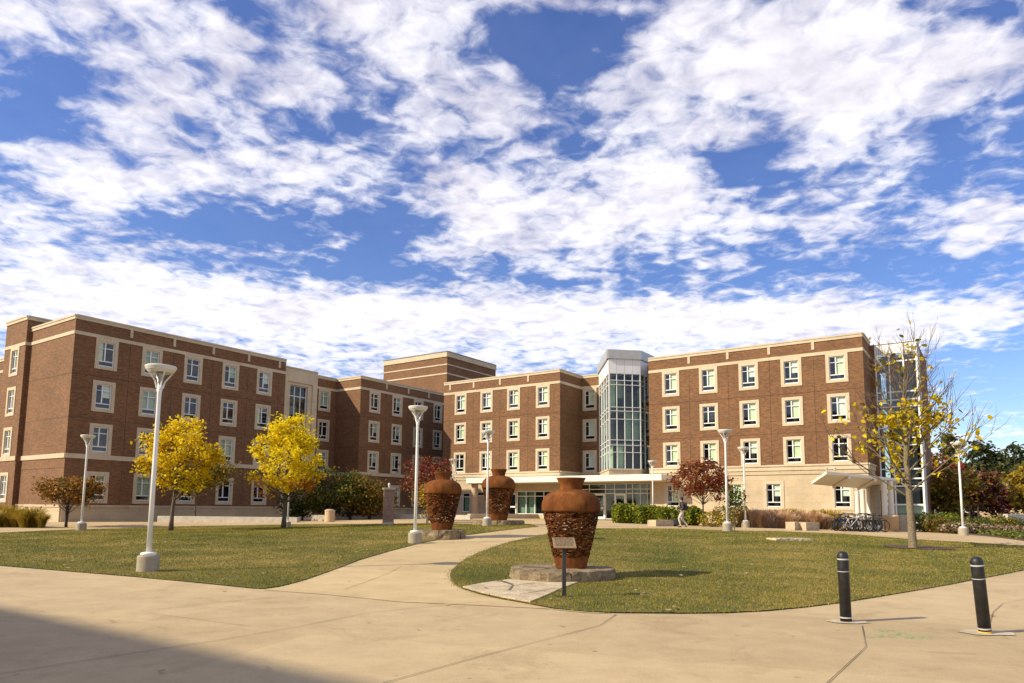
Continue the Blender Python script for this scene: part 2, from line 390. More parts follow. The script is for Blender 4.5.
# ------------------------------------------------------------------ ground, paving, lawns
def drape(name, outline, off, mat, step=1.0, kind='structure', edge=0.6, skirt=0.0):
    """sheet that follows the ground inside a closed outline (x, y)"""
    pts = []
    for i, p in enumerate(outline):
        q = outline[(i+1) % len(outline)]
        L = math.hypot(q[0]-p[0], q[1]-p[1]); n = max(1, int(L/edge))
        for k in range(n): pts.append(Vector((p[0]+(q[0]-p[0])*k/n, p[1]+(q[1]-p[1])*k/n)))
    n0 = len(pts)
    arr = np.array([(p.x, p.y) for p in pts])
    x0, y0 = arr.min(0); x1, y1 = arr.max(0)
    gx, gy = np.meshgrid(np.arange(math.floor(x0/step)*step, x1, step), np.arange(math.floor(y0/step)*step, y1, step))
    g = np.stack([gx.ravel(), gy.ravel()], 1)
    g = g[inside(g, arr)]
    allp = pts+[Vector((float(a), float(b))) for a, b in g]
    vo, eo, fo, *_ = delaunay_2d_cdt(allp, [], [list(range(n0))], 1, 1e-4)
    vs = [(p.x, p.y, hgt(p.x, p.y)+off) for p in vo]; fs = [tuple(f) for f in fo]
    if skirt:
        b = len(vs)
        for p in pts: vs += [(p.x, p.y, hgt(p.x, p.y)+off), (p.x, p.y, hgt(p.x, p.y)+off-skirt)]
        for i in range(n0):
            j = (i+1) % n0; fs.append((b+2*i, b+2*i+1, b+2*j+1, b+2*j))
    me = bpy.data.meshes.new(name); me.from_pydata(vs, [], fs); me.materials.append(MAT[mat])
    # all faces up
    import bmesh
    bm = bmesh.new(); bm.from_mesh(me)
    for f in bm.faces:
        if f.normal.z < -0.01: f.normal_flip()
    bm.to_mesh(me); bm.free(); me.update()
    o = bpy.data.objects.new(name, me); COL.objects.link(o); tag(o, kind=kind)
    return o
def inside(P, poly):
    x, y = P[:, 0], P[:, 1]; r = np.zeros(len(P), bool); n = len(poly)
    for i in range(n):
        x1, y1 = poly[i]; x2, y2 = poly[(i+1) % n]
        c = ((y1 > y) != (y2 > y))
        with np.errstate(divide='ignore', invalid='ignore'):
            r ^= c & (x < (x2-x1)*(y-y1)/(y2-y1+1e-12)+x1)
    return r
def xy(pix): return [tuple(G(px, py).xy) for px, py in pix]
def smooth_poly(P, it=1):
    for _ in range(it):
        Q = []
        for i in range(len(P)-1):
            a, b = P[i], P[i+1]
            Q += [(a[0]*.75+b[0]*.25, a[1]*.75+b[1]*.25), (a[0]*.25+b[0]*.75, a[1]*.25+b[1]*.75)]
        P = [P[0]]+Q+[P[-1]]
    return P

# the ground: one sheet to the horizon, finer near the camera
xs = [-3000, -900, -300, -140]+list(range(-90, 96, 3))+[150, 320, 900, 3000]
ys = [-600, -120]+list(range(-30, 111, 3))+[150, 260, 600, 1500, 3500]
mb = MB()
mb.v = [(x, y, hgt(x, y)-0.06) for y in ys for x in xs]
nx = len(xs)
mb.f = [(j*nx+i, j*nx+i+1, (j+1)*nx+i+1, (j+1)*nx+i) for j in range(len(ys)-1) for i in range(nx-1)]
mb.mi = [0]*len(mb.f)
tag(mb.build('ground', 'lawn_soil', smooth=True), kind='structure')

drape('pavement', [(-45, -12), (30, -12), (42, 10), (46, 40), (40, 58), (20, 62), (-60, 80), (-60, 10)], -0.012, 'concrete_paving', 1.2, edge=1.5)
LAWN_L_edge = smooth_poly([(-60, 565), (0, 565.6), (70, 571), (134, 576.6), (200, 583)], 1)
LL = xy([(-60, 562)]+[(0, 565.6), (67, 571), (134, 576.6), (200, 582.8), (250, 588), (263, 588.6), (278, 586.5), (300, 581), (330, 570.8), (359, 559.8), (389, 551), (422, 542.5), (466, 535.0), (505, 530), (538, 526.8), (530, 524.4), (470, 524.2), (380, 524.0), (300, 524.4), (200, 526), (149, 527.2), (60, 530.2), (0, 533), (-60, 536)])
LRp = [(547, 534), (528, 538), (508, 542.4), (492, 547.5), (478, 552.8), (466, 558.5), (457.6, 564.7), (452, 570), (450.4, 575), (451.6, 580.5), (455, 585), (463, 588.8), (478, 593.5), (500, 598.5), (529, 603.6), (556, 608.7), (585, 611.5), (616, 612.6), (680, 613.2), (724, 612.8), (768, 610.6), (805, 607), (841, 602.5), (885, 595.5), (929, 588), (980, 578.5), (1024, 570), (1090, 558), (1090, 552), (1024, 546), (970, 542.6), (911, 539.4), (841, 533.9), (780, 531.8), (724, 530.6), (680, 529.0), (600, 528.6), (565, 530.6)]
LR = xy(LRp)
LS = xy([(-60, 522.5), (0, 523.2), (20, 524.5), (26, 526), (10, 527), (0, 527.6), (-60, 530)])
for nm, P in (('lawn', LL), ('lawn', LR), ('lawn', LS)):
    drape(nm, P, 0.010, 'lawn_soil', 0.8, edge=0.35, skirt=0.0)
# the curved path and the far plaza have their own pour of concrete
P1 = xy([(263, 589.5), (278, 587.6), (300, 582), (330, 571.8), (359, 560.6), (389, 552), (422, 543.3), (466, 535.6), (505, 530.4), (540, 526.6), (600, 528.4), (565, 531), (547, 534.4), (528, 538.4), (508, 542.9), (492, 548), (478, 553.3), (466, 559), (457.6, 565.2), (451.5, 570.3), (449.9, 575), (451, 581), (454.4, 585.5), (462, 589.4), (478, 594.3), (500, 599.3), (529, 604.4), (556, 609.5), (585, 612.2), (616, 613.4), (560, 609), (470, 604.5), (400, 601.5), (330, 594.5)])
drape('path', P1, -0.004, 'concrete_path', 0.8, edge=0.4)
P2 = xy([(-60, 520.8), (60, 520.5), (150, 519.3), (240, 518.5), (330, 518.0), (430, 517), (560, 516), (640, 516), (720, 518), (800, 521), (860, 520), (917, 526.7), (957, 534.3), (1024, 541.9), (1090, 548), (1090, 551.8), (1024, 545.6), (970, 542.2), (911, 539.0), (841, 533.5), (780, 531.4), (724, 530.2), (680, 528.6), (600, 528.2), (540, 526.4), (530, 524.0), (470, 523.8), (380, 523.6), (300, 524), (200, 525.6), (149, 526.8), (60, 529.8), (0, 532.6), (-60, 535.6)])
drape('plaza', P2, -0.004, 'plaza_paving', 1.0, edge=0.8)
# flagstone apron beside the path
P3 = xy([(463, 587.8), (484, 584), (515, 579.5), (548, 580), (578, 583), (560, 590), (545, 597), (530, 603.0), (500, 597.6), (478, 592.5)])
o = drape('flagstone_apron', P3, 0.034, 'flagstone', 0.5, edge=0.3, skirt=0.06); o['kind'] = 'structure'

def strip(mb, pts, w, off):
    P = [Vector(p) for p in pts]; Q = []
    for a, b in zip(P[:-1], P[1:]):
        n = max(1, int((b-a).length/0.5)); Q += [a.lerp(b, k/n) for k in range(n)]
    Q.append(P[-1]); L = []; R = []
    rr = random.Random(3)
    for i, p in enumerate(Q):
        d = (Q[min(i+1, len(Q)-1)]-Q[max(i-1, 0)]); d = Vector((d.x, d.y)).normalized()
        n = Vector((-d.y, d.x))*w*0.5*rr.uniform(0.6, 1.35)
        L.append((p.x+n.x, p.y+n.y, hgt(p.x, p.y)+off)); R.append((p.x-n.x, p.y-n.y, hgt(p.x, p.y)+off))
    b = len(mb.v); mb.v += [v for pr_ in zip(L, R) for v in pr_]
    for i in range(len(Q)-1): mb.f.append((b+2*i+1, b+2*i+3, b+2*i+2, b+2*i)); mb.mi.append(0)
mb = MB()
for line, w in (([(-40, 681), (9, 671.8), (137, 651.9), (214, 640.6), (300, 625.7), (371, 612), (443, 604.8), (480, 601.5)], 0.012),
          ([(375, 690), (385, 682), (472, 658), (600, 625), (616, 614.0)], 0.012), ([(140, 611), (210, 603), (285, 596)], 0.014),
          ([(820, 691), (826.6, 683), (866, 646.5), (862, 625)], 0.011), ([(990, 622), (993, 612), (1003, 603), (1024, 599)], 0.010),
          ([(150, 613), (190, 618), (250, 626)], 0.008), ([(345, 589), (389, 573), (402, 566)], 0.010), ([(420, 556), (505, 556.5)], 0.012),
          ([(455, 545), (512, 541)], 0.012), ([(0, 594), (60, 600)], 0.006), ([(927, 651.5), (975, 653.5)], 0.011)):
    strip(mb, [G(*q) for q in line], w, -0.0005)
tag(mb.build('pavement_joints', 'joint_dark'), kind='structure')
mb = MB()
strip(mb, [G(500, 581.5), G(513, 587), G(509, 592)], 0.05, 0.039); strip(mb, [G(513, 587), G(535, 584.5)], 0.03, 0.039)
strip(mb, [G(513, 586), G(505, 583.5), G(495, 582)], 0.10, 0.0392); strip(mb, [G(470, 588), G(512, 588)], 0.02, 0.039); strip(mb, [G(520, 596), G(555, 590)], 0.02, 0.039)
tag(mb.build('flagstone_joints', 'joint_dark'), kind='structure')
# sprayed survey marks and pale patches
def blotch(name, center, rx, ry, mat, off, seed, n=26):
    rr = random.Random(seed); c = center; P = []
    for i in range(n):
        a = 2*math.pi*i/n; k = rr.uniform(0.7, 1.15)
        P.append((c.x+rx*k*math.cos(a), c.y+ry*k*math.sin(a)))
    vs = [(c.x, c.y, hgt(c.x, c.y)+off)]+[(x, y, hgt(x, y)+off) for x, y in P]
    return vs, [(0, i+1, (i+1) % n+1) for i in range(n)]
t = NT('green_spray'); t.n.remove(t.b); v = t.coord('Object')
d = t.add('ShaderNodeBsdfDiffuse'); d.inputs[0].default_value = (0.09, 0.42, 0.16, 1); tr = t.add('ShaderNodeBsdfTransparent')
mx = t.add('ShaderNodeMixShader'); f = t.ramp(t.noise(v, 14, 5, 0.8), [(0.50, (0, 0, 0)), (0.64, (0.75,)*3)])
t.l(f, mx.inputs[0]); t.l(tr.outputs[0], mx.inputs[1]); t.l(d.outputs[0], mx.inputs[2]); t.l(mx.outputs[0], t.out.inputs[0]); MAT['green_spray'] = t.m
mb = MB()
for i, (px, py, rx, ry) in enumerate([(884, 630, .17, .16), (892, 635.5, .26, .17), (908, 634.5, .25, .08), (918, 637.5, .22, .18), (877, 636.5, .2, .08), (900, 632.5, .1, .1)]):
    vs, fs = blotch('s', G(px, py), rx, ry, '', 0.001+0.0008*i, 11+i); mb._add(vs, fs)
tag(mb.build('green_survey_paint', 'green_spray'), kind='structure')

# mulch beds along the buildings and under the trees
def bed(pix, off=0.035): return drape('planting_bed', xy(pix), off, 'mulch', 0.8, edge=0.5, skirt=0.05)
bed([(-40, 521.2), (60, 520.6), (156, 518.9), (156, 514), (0, 514), (-40, 515)])
bed([(280, 516), (330, 515.6), (400, 514.5), (400, 512), (280, 513)])
bed([(606, 519.5), (700, 521.5), (735, 526.5), (776, 526.8), (820, 524), (840, 519), (840, 515), (606, 515)])
bed([(920, 525.4), (965, 534.2), (1024, 540.8), (1090, 546), (1090, 520), (960, 518), (920, 520)])
def mulch_ring(px, py, rx, ry, seed):
    c = G(px, py); rr = random.Random(seed); n = 22
    P = [(c.x+rx*rr.uniform(.75, 1.2)*math.cos(2*math.pi*i/n), c.y+ry*rr.uniform(.75, 1.2)*math.sin(2*math.pi*i/n)) for i in range(n)]
    drape('planting_bed', P, 0.036, 'mulch', 0.5, edge=0.4)
mulch_ring(919, 548, 1.25, 0.95, 4)

# grass blades and fallen leaves (nobody could count them)
rng = np.random.default_rng(7)
def SS(a, b, t):
    t = np.clip((t-a)/(b-a), 0, 1); return t*t*(3-2*t)
def H(x, y):
    w = np.where(x < 1, 14.0, 25.0); t = np.clip((y-14)/26, 0, 1); return (0.25+0.5*np.exp(-((x-1)/w)**2))*(t*t*(3-2*t))+0.20*SS(43, 52, y)*(1-SS(-12, 2, x))
def scatter(poly, dens):
    A = np.array(poly); x0, y0 = A.min(0); x1, y1 = A.max(0)
    n = int((x1-x0)*(y1-y0)*dens); P = np.stack([rng.uniform(x0, x1, n), rng.uniform(y0, y1, n)], 1)
    return P[inside(P, A)]
def grass(polys, name, label=None):
    V = []; var = []
    for poly in polys:
        P = scatter(poly, 900)
        d = np.hypot(P[:, 0], P[:, 1]); keep = rng.random(len(P)) < np.clip((16.0/d)**1.6, 0.05, 1); P = P[keep]; d = d[keep]
        P = P+rng.normal(size=P.shape)*0.08
        k = ~inside(P, np.array(P3)); P = P[k]; d = d[k]
        n = len(P); a = rng.uniform(0, 2*np.pi, n); L = rng.uniform(0.018, 0.046, n); w = rng.uniform(0.0035, 0.008, n)*np.clip(d/16, 1, 2.2)
        z = H(P[:, 0], P[:, 1])+0.006; lean = rng.uniform(0.1, 0.9, n); b = rng.uniform(0, 2*np.pi, n)
        A = np.stack([P[:, 0]-w*np.cos(a), P[:, 1]-w*np.sin(a), z], 1); B = np.stack([P[:, 0]+w*np.cos(a), P[:, 1]+w*np.sin(a), z], 1)
        C = np.stack([P[:, 0]+L*lean*np.cos(b), P[:, 1]+L*lean*np.sin(b), z+L], 1)
        V.append(np.stack([A, B, C], 1).reshape(-1, 3)); var.append(rng.random(n))
    o = np_mesh(name, np.concatenate(V), 3, 'grass_blade', var=np.concatenate(var))
    return tag(o, kind='stuff')
g = grass([LL, LR, LS], 'grass'); tag(g, 'short green and straw coloured grass of the two mown lawns', 'grass')
def leaf_litter(spec, name):
    V = []
    for poly, dens, lim in spec:
        P = scatter(poly, dens); n = len(P)
        s = rng.uniform(0.03, 0.075, n); a = rng.uniform(0, 6.28, n); z = H(P[:, 0], P[:, 1])+lim
        q = []
        for k, (u, v_) in enumerate(((1, 0), (0.1, 0.75), (-1, 0.1), (-0.1, -0.7))):
            q.append(np.stack([P[:, 0]+s*(u*np.cos(a)-v_*np.sin(a)), P[:, 1]+s*(u*np.sin(a)+v_*np.cos(a)), z+rng.uniform(0, 0.02, n)], 1))
        V.append(np.stack(q, 1).reshape(-1, 3))
    V = np.concatenate(V)
    return tag(np_mesh(name, V, 4, 'leaf_dead', var=rng.random(len(V)//4)), 'dry brown leaves fallen on the lawns', 'fallen leaves', kind='stuff')
leaf_litter([(LL, 0.9, 0.05), (LR, 0.8, 0.05), (P1, 0.10, 0.006), ([(-9, 5.5), (9, 5.5), (14, 12), (-14, 16)], 0.12, 0.003)], 'fallen_leaves')

# ------------------------------------------------------------------ the residence hall (local axes: x along the lit fronts, y along the shaded fronts)
BROT = TH-math.pi/2
UX = Vector((math.sin(TH), -math.cos(TH), 0)); VX = Vector((math.cos(TH), math.sin(TH), 0))
def B(u, v, z=0): return UX*u+VX*v+Vector((0, 0, z))
hall = thing('residence_hall', (0, 0, 0), 'long four storey brick hall with limestone trim, glass stair bay and taller rooftop block', 'building', rz=BROT)

def wall(mb, O, S, N, L, z0, z1, ops=(), reveal=0.22, mi=0):
    """wall panel from O along S (seen from outside S runs to the right), with real openings and reveals"""
    O = Vector((O[0], O[1], 0)); S = Vector((S[0], S[1], 0)).normalized(); N = Vector((N[0], N[1], 0)).normalized()
    def P(s, z, d=0.0): return O+S*s-N*d+Vector((0, 0, z))
    X = sorted({0.0, L, *[x for o in ops for x in o[:2]]}); Z = sorted({z0, z1, *[z for o in ops for z in o[2:]]})
    X = [x for x in X if 0 <= x <= L]; Z = [z for z in Z if z0 <= z <= z1]
    for a, b in zip(X[:-1], X[1:]):
        for c, d in zip(Z[:-1], Z[1:]):
            mx, mz = (a+b)/2, (c+d)/2
            if any(o[0] < mx < o[1] and o[2] < mz < o[3] for o in ops): continue
            mb.quad(P(a, c), P(b, c), P(b, d), P(a, d), mi)
    for a, b, c, d in ops:
        a, b, c, d = max(a, 0), min(b, L), max(c, z0), min(d, z1)
        if b <= a or d <= c: continue
        mb.quad(P(a, c), P(a, c, reveal), P(a, d, reveal), P(a, d), mi); mb.quad(P(b, c, reveal), P(b, c), P(b, d), P(b, d, reveal), mi)
        mb.quad(P(a, c), P(b, c), P(b, c, reveal), P(a, c, reveal), mi); mb.quad(P(a, d, reveal), P(b, d, reveal), P(b, d), P(a, d), mi)
def wbox(mb, O, S, N, s0, s1, z0, z1, d0, d1, mi=0):
    """box on a wall: s0..s1 along it, z0..z1 up, d0..d1 out of it"""
    O = Vector((O[0], O[1], 0)); S = Vector((S[0], S[1], 0)).normalized(); N = Vector((N[0], N[1], 0)).normalized()
    vs = [O+S*s+N*d+Vector((0, 0, z)) for z in (z0, z1) for s, d in ((s0, d1), (s1, d1), (s1, d0), (s0, d0))]
    mb._add(vs, [(3, 2, 1, 0), (4, 5, 6, 7), (0, 1, 5, 4), (1, 2, 6, 5), (2, 3, 7, 6), (3, 0, 4, 7)], mi)

# window prototype: white sash > stone surround, pane, blind
def window_meshes():
    w, hh = 0.56, 0.93
    m = MB()
    for x in (-w+0.03, w-0.03): m.bb((x-0.03, 0.05, -hh), (x+0.03, 0.13, hh))
    for z in (-hh+0.045, hh-0.03): m.bb((-w+0.06, 0.05, z-0.035), (w-0.06, 0.13, z+0.035))
    m.bb((-0.13, 0.045, -hh+0.43), (-0.05, 0.135, hh-0.065))              # mullion
    m.bb((-w+0.06, 0.05, -hh+0.36), (w-0.06, 0.13, -hh+0.43))           # rail over the hopper
    m.bb((-0.05, 0.055, hh-0.50), (w-0.06, 0.125, hh-0.44)); m.bb((-w+0.06, 0.06, hh-0.485), (-0.13, 0.12, hh-0.45))
    m.bb((-w-0.02, 0.0, -hh-0.05), (w+0.02, 0.09, -hh))                  # sill
    sash = m
    s = MB()
    ow, ot, ob = 0.82, 1.18, -1.17
    s.bb((-ow, -0.05, ob), (-w, 0.20, ot)); s.bb((w, -0.05, ob), (ow, 0.20, ot))
    s.bb((-w, -0.048, hh), (w, 0.20, ot)); s.bb((-w, -0.048, ob), (w, 0.20, -hh))
    p = MB(); p.quad((-w+0.02, 0.10, -hh+0.02), (w-0.02, 0.10, -hh+0.02), (w-0.02, 0.10, hh-0.02), (-w+0.02, 0.10, hh-0.02))
    return sash, s, p
_sash, _sur, _pane = window_meshes()
proto = _sash.build('window', 'white_frame'); ps = _sur.build('stone_surround', 'cast_stone', proto, bevel=0.015); pp = _pane.build('pane', 'window_glass', proto)
def blind_mesh(kind, mat):
    m = MB(); w, hh = 0.53, 0.90
    if kind == 'full': m.bb((-0.1, 0.17, -hh+0.36), (w, 0.18, hh))
    elif kind == 'wide': m.bb((-w, 0.17, -hh+0.30), (w, 0.18, hh))
    elif kind == 'half': m.bb((-0.1, 0.17, -0.05), (w, 0.18, hh))
    elif kind == 'left': m.bb((-w, 0.17, -hh+0.3), (-0.2, 0.18, hh))
    o = m.build('blind', mat); me = o.data; bpy.data.objects.remove(o); return me
BL = [blind_mesh(k, c) for k, c in (('full', 'blind_pale'), ('wide', 'blind_pale'), ('full', 'blind_white'), ('half', 'blind_white'), ('half', 'blind_green'), ('wide', 'blind_green'), ('left', 'blind_pale'))]
wr = random.Random(21); first_win = [True]
def place_window(O, S, s, z, shade=False, surround=True):
    S = Vector((S[0], S[1])).normalized(); loc = (O[0]+S.x*s, O[1]+S.y*s, z); a = math.atan2(S.y, S.x)
    w = proto if first_win[0] else proto.copy()
    if not first_win[0]:
        COL.objects.link(w)
        for c0 in (ps, pp):
            if c0 is ps and not surround: continue
            c = c0.copy(); COL.objects.link(c); c.parent = w
    first_win[0] = False
    w.parent = hall; w.location = loc; w.rotation_euler = (0, 0, a)
    r = wr.random()
    if shade: me = wr.choice([None, None, BL[3], BL[4], BL[5], BL[6], BL[4]])
    else: me = wr.choice([BL[0], BL[0], BL[0], BL[2], BL[0], BL[3], None])
    if me:
        b = bpy.data.objects.new('blind', me); COL.objects.link(b); b.parent = w
    return w
def facade(O, S, N, L, zb, zt, wins, joints, shade, base=None, belt=None, stone_to=None, tabs=True, extra_ops=(), band=True, fine_joints=(11.25, 8.02), coping=True, brick_from=None):
    ops = [(s-0.80, s+0.80, z-1.15, z+1.16) for s, z in wins]
    ops_b = [o for o in ops]
    b = MB(); z_brick = stone_to if stone_to else zb
    wall(b, O, S, N, L, z_brick, zt, [o for o in ops if o[3] > z_brick])
    b.build('wall', 'brick', hall)
    if stone_to:
        b = MB(); wall(b, O, S, N, L, zb, stone_to, [o for o in ops if o[3] <= z_brick]+list(extra_ops)); b.build('stone_wall', 'limestone', hall)
        b = MB(); wbox(b, O, S, N, 0, L, stone_to-0.42, stone_to+0.02, 0.0, 0.07); wbox(b, O, S, N, 0, L, stone_to-0.10, stone_to+0.04, 0.07, 0.14)
        b.build('stone_band', 'cast_stone', hall)
        b = MB(); wbox(b, O, S, N, 0, L, 4.60, 4.66, -0.01, 0.012); b.build('joint_line', 'joint_dark', hall)
    if band:
        b = MB(); wbox(b, O, S, N, 0, L, 14.16, 14.42, 0.0, 0.045); b.build('stone_band', 'cast_stone', hall)
    if belt:
        b = MB(); wbox(b, O, S, N, 0, L, belt[0], belt[1], 0.0, 0.07); b.build('stone_band', 'cast_stone', hall)
    if coping:
        b = MB(); wbox(b, O, S, N, 0, L, zt-0.02, zt+0.10, -0.45, 0.10); wbox(b, O, S, N, 0, L, zt-0.24, zt-0.02, 0.0, 0.06); b.build('coping', 'cast_stone', hall)
    if base:
        b = MB(); wbox(b, O, S, N, 0, L, zb, base-0.18, 0.0, 0.10); wbox(b, O, S, N, 0, L, base-0.18, base, 0.0, 0.15); b.build('stone_base', 'limestone', hall)
    if tabs and joints:
        for s in joints:
            b = MB(); wbox(b, O, S, N, s-0.11, s+0.11, zt-0.85, zt-0.24, 0.0, 0.05); b.build('parapet_tab', 'cast_stone', hall)
    b = MB(); lo = max(stone_to or 0, base or 0, zb)+0.05
    for s in joints: wbox(b, O, S, N, s-0.018, s+0.018, lo, 14.15, -0.01, 0.004)
    for z in fine_joints:
        cuts = [0]
        if shade or True: wbox(b, O, S, N, 0, L, z-0.018, z+0.018, -0.01, 0.005)
    b.build('joint_line', 'brick_joint', hall)
    for s, z in wins: place_window(O, S, s, z, shade)

ZT = 15.52; RZ = (13.0, 9.77, 6.53)
XP, YP, XN, YN = (1, 0), (0, 1), (-1, 0), (0, -1)
# left block, long shaded front
c1 = (25.72, 29.21, 32.72, 36.23, 39.72); v0 = 23.4
facade((-55.22, v0), YP, XP, 18.63, -0.3, ZT, [(c-v0, z) for c in c1 for z in RZ+(2.95,)], [c-v0 for c in (27.47, 30.97, 34.48, 37.98, 41.3)], True, base=1.66, belt=(5.03, 5.37))
# left block, blank sunlit end
facade((-62.62, v0), XP, YN, 7.40, -0.3, ZT, [], [], False, base=1.66, belt=(5.03, 5.37), fine_joints=(11.25, 8.02, 4.3))
# stair block at the far left end, a little taller and 0.35 m in front
facade((-66.6, 23.05), XP, YN, 3.98, -0.3, 16.45, [(2.12, z) for z in RZ+(2.95,)], [], False, base=1.2, belt=(5.03, 5.37), fine_joints=())
facade((-62.62, 23.05), YP, XP, 8.5, -0.3, 16.45, [], [], True, belt=None, band=True, fine_joints=())
facade((-80, 27.0), XP, YN, 13.0, -0.3, ZT, [(10.6, z) for z in RZ+(2.95,)], [], False, belt=(5.03, 5.37), fine_joints=())
# stone stair bay
b = MB(); wall(b, (-55.30, 42.03), YP, XP, 3.92, -0.3, 14.92, [(0.35, 3.35, 0.9, 13.62)], 0.12); b.build('stone_wall', 'cast_stone', hall)
b = MB(); wall(b, (-55.42, 42.38), YP, XP, 3.0, 0.9, 13.62, [(0.40, 2.50, 5.6, 13.35)], 0.35); b.build('stone_wall', 'cast_stone', hall)
b = MB(); wbox(b, (-55.30, 42.03), YP, XP, 0, 3.92, 14.90, 15.02, -0.4, 0.06); b.build('coping', 'cast_stone', hall)
b = MB(); b.quad((-55.30, 45.95, -0.3), (-60, 45.95, -0.3), (-60, 45.95, 14.92), (-55.30, 45.95, 14.92)); b.build('stone_wall', 'cast_stone', hall)
def grid_window(name, O, S, N, s0, s1, z0, z1, cols, rows, glass='curtain_glass', fw=0.07, d=0.10, frame='white_frame', blinds=(), inset=0.0):
    """curtain wall: frame grid mesh with one pane child"""
    f = MB(); e = 0.003
    for i, s in enumerate(cols): wbox(f, O, S, N, s-fw/2, s+fw/2, z0, z1, -d-inset, -inset)
    for z in rows:
        for a, c in zip(cols[:-1], cols[1:]): wbox(f, O, S, N, a+fw/2, c-fw/2, z-fw/2, z+fw/2, -d+0.012-inset, -0.012-inset)
    o = f.build(name, frame, hall)
    g = MB(); OO = Vector((*O, 0)); SS = Vector((*S, 0)).normalized(); NN = Vector((*N, 0)).normalized()
    def P(s, z, dd): return OO+SS*s-NN*dd+Vector((0, 0, z))
    g.quad(P(cols[0], rows[0], d/2+inset), P(cols[-1], rows[0], d/2+inset), P(cols[-1], rows[-1], d/2+inset), P(cols[0], rows[-1], d/2+inset)); g.build('pane', glass, o)
    for a, c, za, zc, mt in blinds:
        q = MB(); wbox(q, O, S, N, a, c, za, zc, -d-0.25-inset, -d-0.23-inset); q.build('blind', mt, o)
    return o
grid_window('stair_window', (-55.42, 42.38), YP, XP, 0.4, 2.5, 5.6, 13.35, [0.44, 1.09, 1.78, 2.46], [5.64, 6.6, 8.5, 9.4, 9.9, 12.3, 13.31], inset=0.22, blinds=[(0.4, 1.4, 9.9, 12.6, 'blind_green'), (1.8, 2.5, 5.6, 12, 'blind_green')])
# link with one window column, set back
facade((-59.0, 45.95), YP, XP, 5.72, -0.3, ZT, [(4.05, z) for z in RZ+(2.95,)], [], True, belt=(5.03, 5.37))
# centre-left wing: short end that catches the sun, long shaded front
facade((-59.0, 51.65), XP, YN, 3.77, -0.3, ZT, [], [], False, base=1.66, belt=(5.03, 5.37))
c2 = (53.74, 57.21, 60.74, 64.19); v0 = 51.65
facade((-55.23, v0), YP, XP, 14.1, -0.3, ZT, [(c-v0, z) for c in c2 for z in RZ+(2.95,)], [c-v0 for c in (55.47, 58.97, 62.46)], True, base=1.66, belt=(5.03, 5.37))
# rooftop block behind
for O, S, N, L in (((-66.1, 65.75), XP, YN, 10.87), ((-55.23, 65.75), YP, XP, 10.2)):
    b = MB(); wall(b, O, S, N, L, 0, 20.9); b.build('wall', 'brick', hall)
    b = MB(); wbox(b, O, S, N, 0, L, 20.28, 20.9, 0, 0.10); b.build('coping', 'cast_stone', hall)
    b = MB(); wbox(b, O, S, N, 0, L, 20.9, 20.98, -0.4, 0.16); b.build('coping', 'roofing', hall)
    b = MB(); wbox(b, O, S, N, 0, L, 19.25, 19.40, 0, 0.05); wbox(b, O, S, N, 0, L, 18.10, 18.27, 0, 0.05); b.build('stone_band', 'cast_stone', hall)
# middle wing
c3 = (-48.07, -44.54, -41.04, -37.46); u0 = -50.48; VF = 59.68
facade((u0, VF), XP, YN, 15.03, 0.0, ZT, [(c-u0, z) for c in c3 for z in RZ], [c-u0 for c in (-49.6, -46.3, -42.8, -39.25)], False, stone_to=5.4,
       extra_ops=[(9.9, 14.2, 1.15, 3.46), (8.72, 9.88, 0.80, 3.3), (2.82, 3.82, 1.3, 3.3), (4.6, 7.4, 3.0, 3.4)])
grid_window('storefront', (u0, VF), XP, YN, 9.9, 14.2, 1.15, 3.46, [9.94, 11.0, 12.05, 13.1, 14.16], [1.19, 2.95, 3.42], inset=0.1, blinds=[(9.95, 10.95, 1.2, 3.4, 'blind_green'), (11.1, 12, 1.2, 3.4, 'blind_green'), (13.1, 14.1, 1.2, 2.9, 'floor_slab')])
grid_window('window', (u0, VF), XP, YN, 2.82, 3.82, 1.3, 3.3, [2.86, 3.78], [1.34, 2.9, 3.26], inset=0.1, blinds=[(2.86, 3.8, 1.3, 2.9, 'blind_green')])
grid_window('window', (u0, VF), XP, YN, 4.6, 7.4, 3.0, 3.4, [4.64, 6.0, 7.36], [3.04, 3.36], inset=0.1)
def door(O, S, N, s0, s1, z0, z1, inset):
    f = MB(); w = 0.16
    wbox(f, O, S, N, s0, s0+w, z0, z1, -inset-0.06, -inset); wbox(f, O, S, N, s1-w, s1, z0, z1, -inset-0.06, -inset)
    wbox(f, O, S, N, s0+w, s1-w, z1-w, z1, -inset-0.058, -inset-0.002); wbox(f, O, S, N, s0+w, s1-w, z0, z0+0.25, -inset-0.058, -inset-0.002)
    wbox(f, O, S, N, s0+w, s1-w, z0+1.0, z0+1.15, -inset-0.058, -inset-0.002)
    o = f.build('door', 'white_frame', hall)
    g = MB(); wbox(g, O, S, N, s0+w, s1-w, z0+0.25, z1-w, -inset-0.04, -inset-0.025); g.build('pane', 'curtain_glass', o)
    h = MB(); wbox(h, O, S, N, s1-w+0.03, s1-w+0.07, z0+0.9, z0+1.3, -inset, -inset+0.06); h.build('handle', 'steel', o)
door((u0, VF), XP, YN, 8.74, 9.86, 0.80, 3.28, 0.1)
facade((-35.45, VF), YP, XP, 4.27, 0.0, ZT, [], [], True, stone_to=5.4)
facade((-35.45, 63.95), XP, YN, 3.6, 4.8, ZT, [(1.02, z) for z in RZ], [], False, stone_to=5.4)
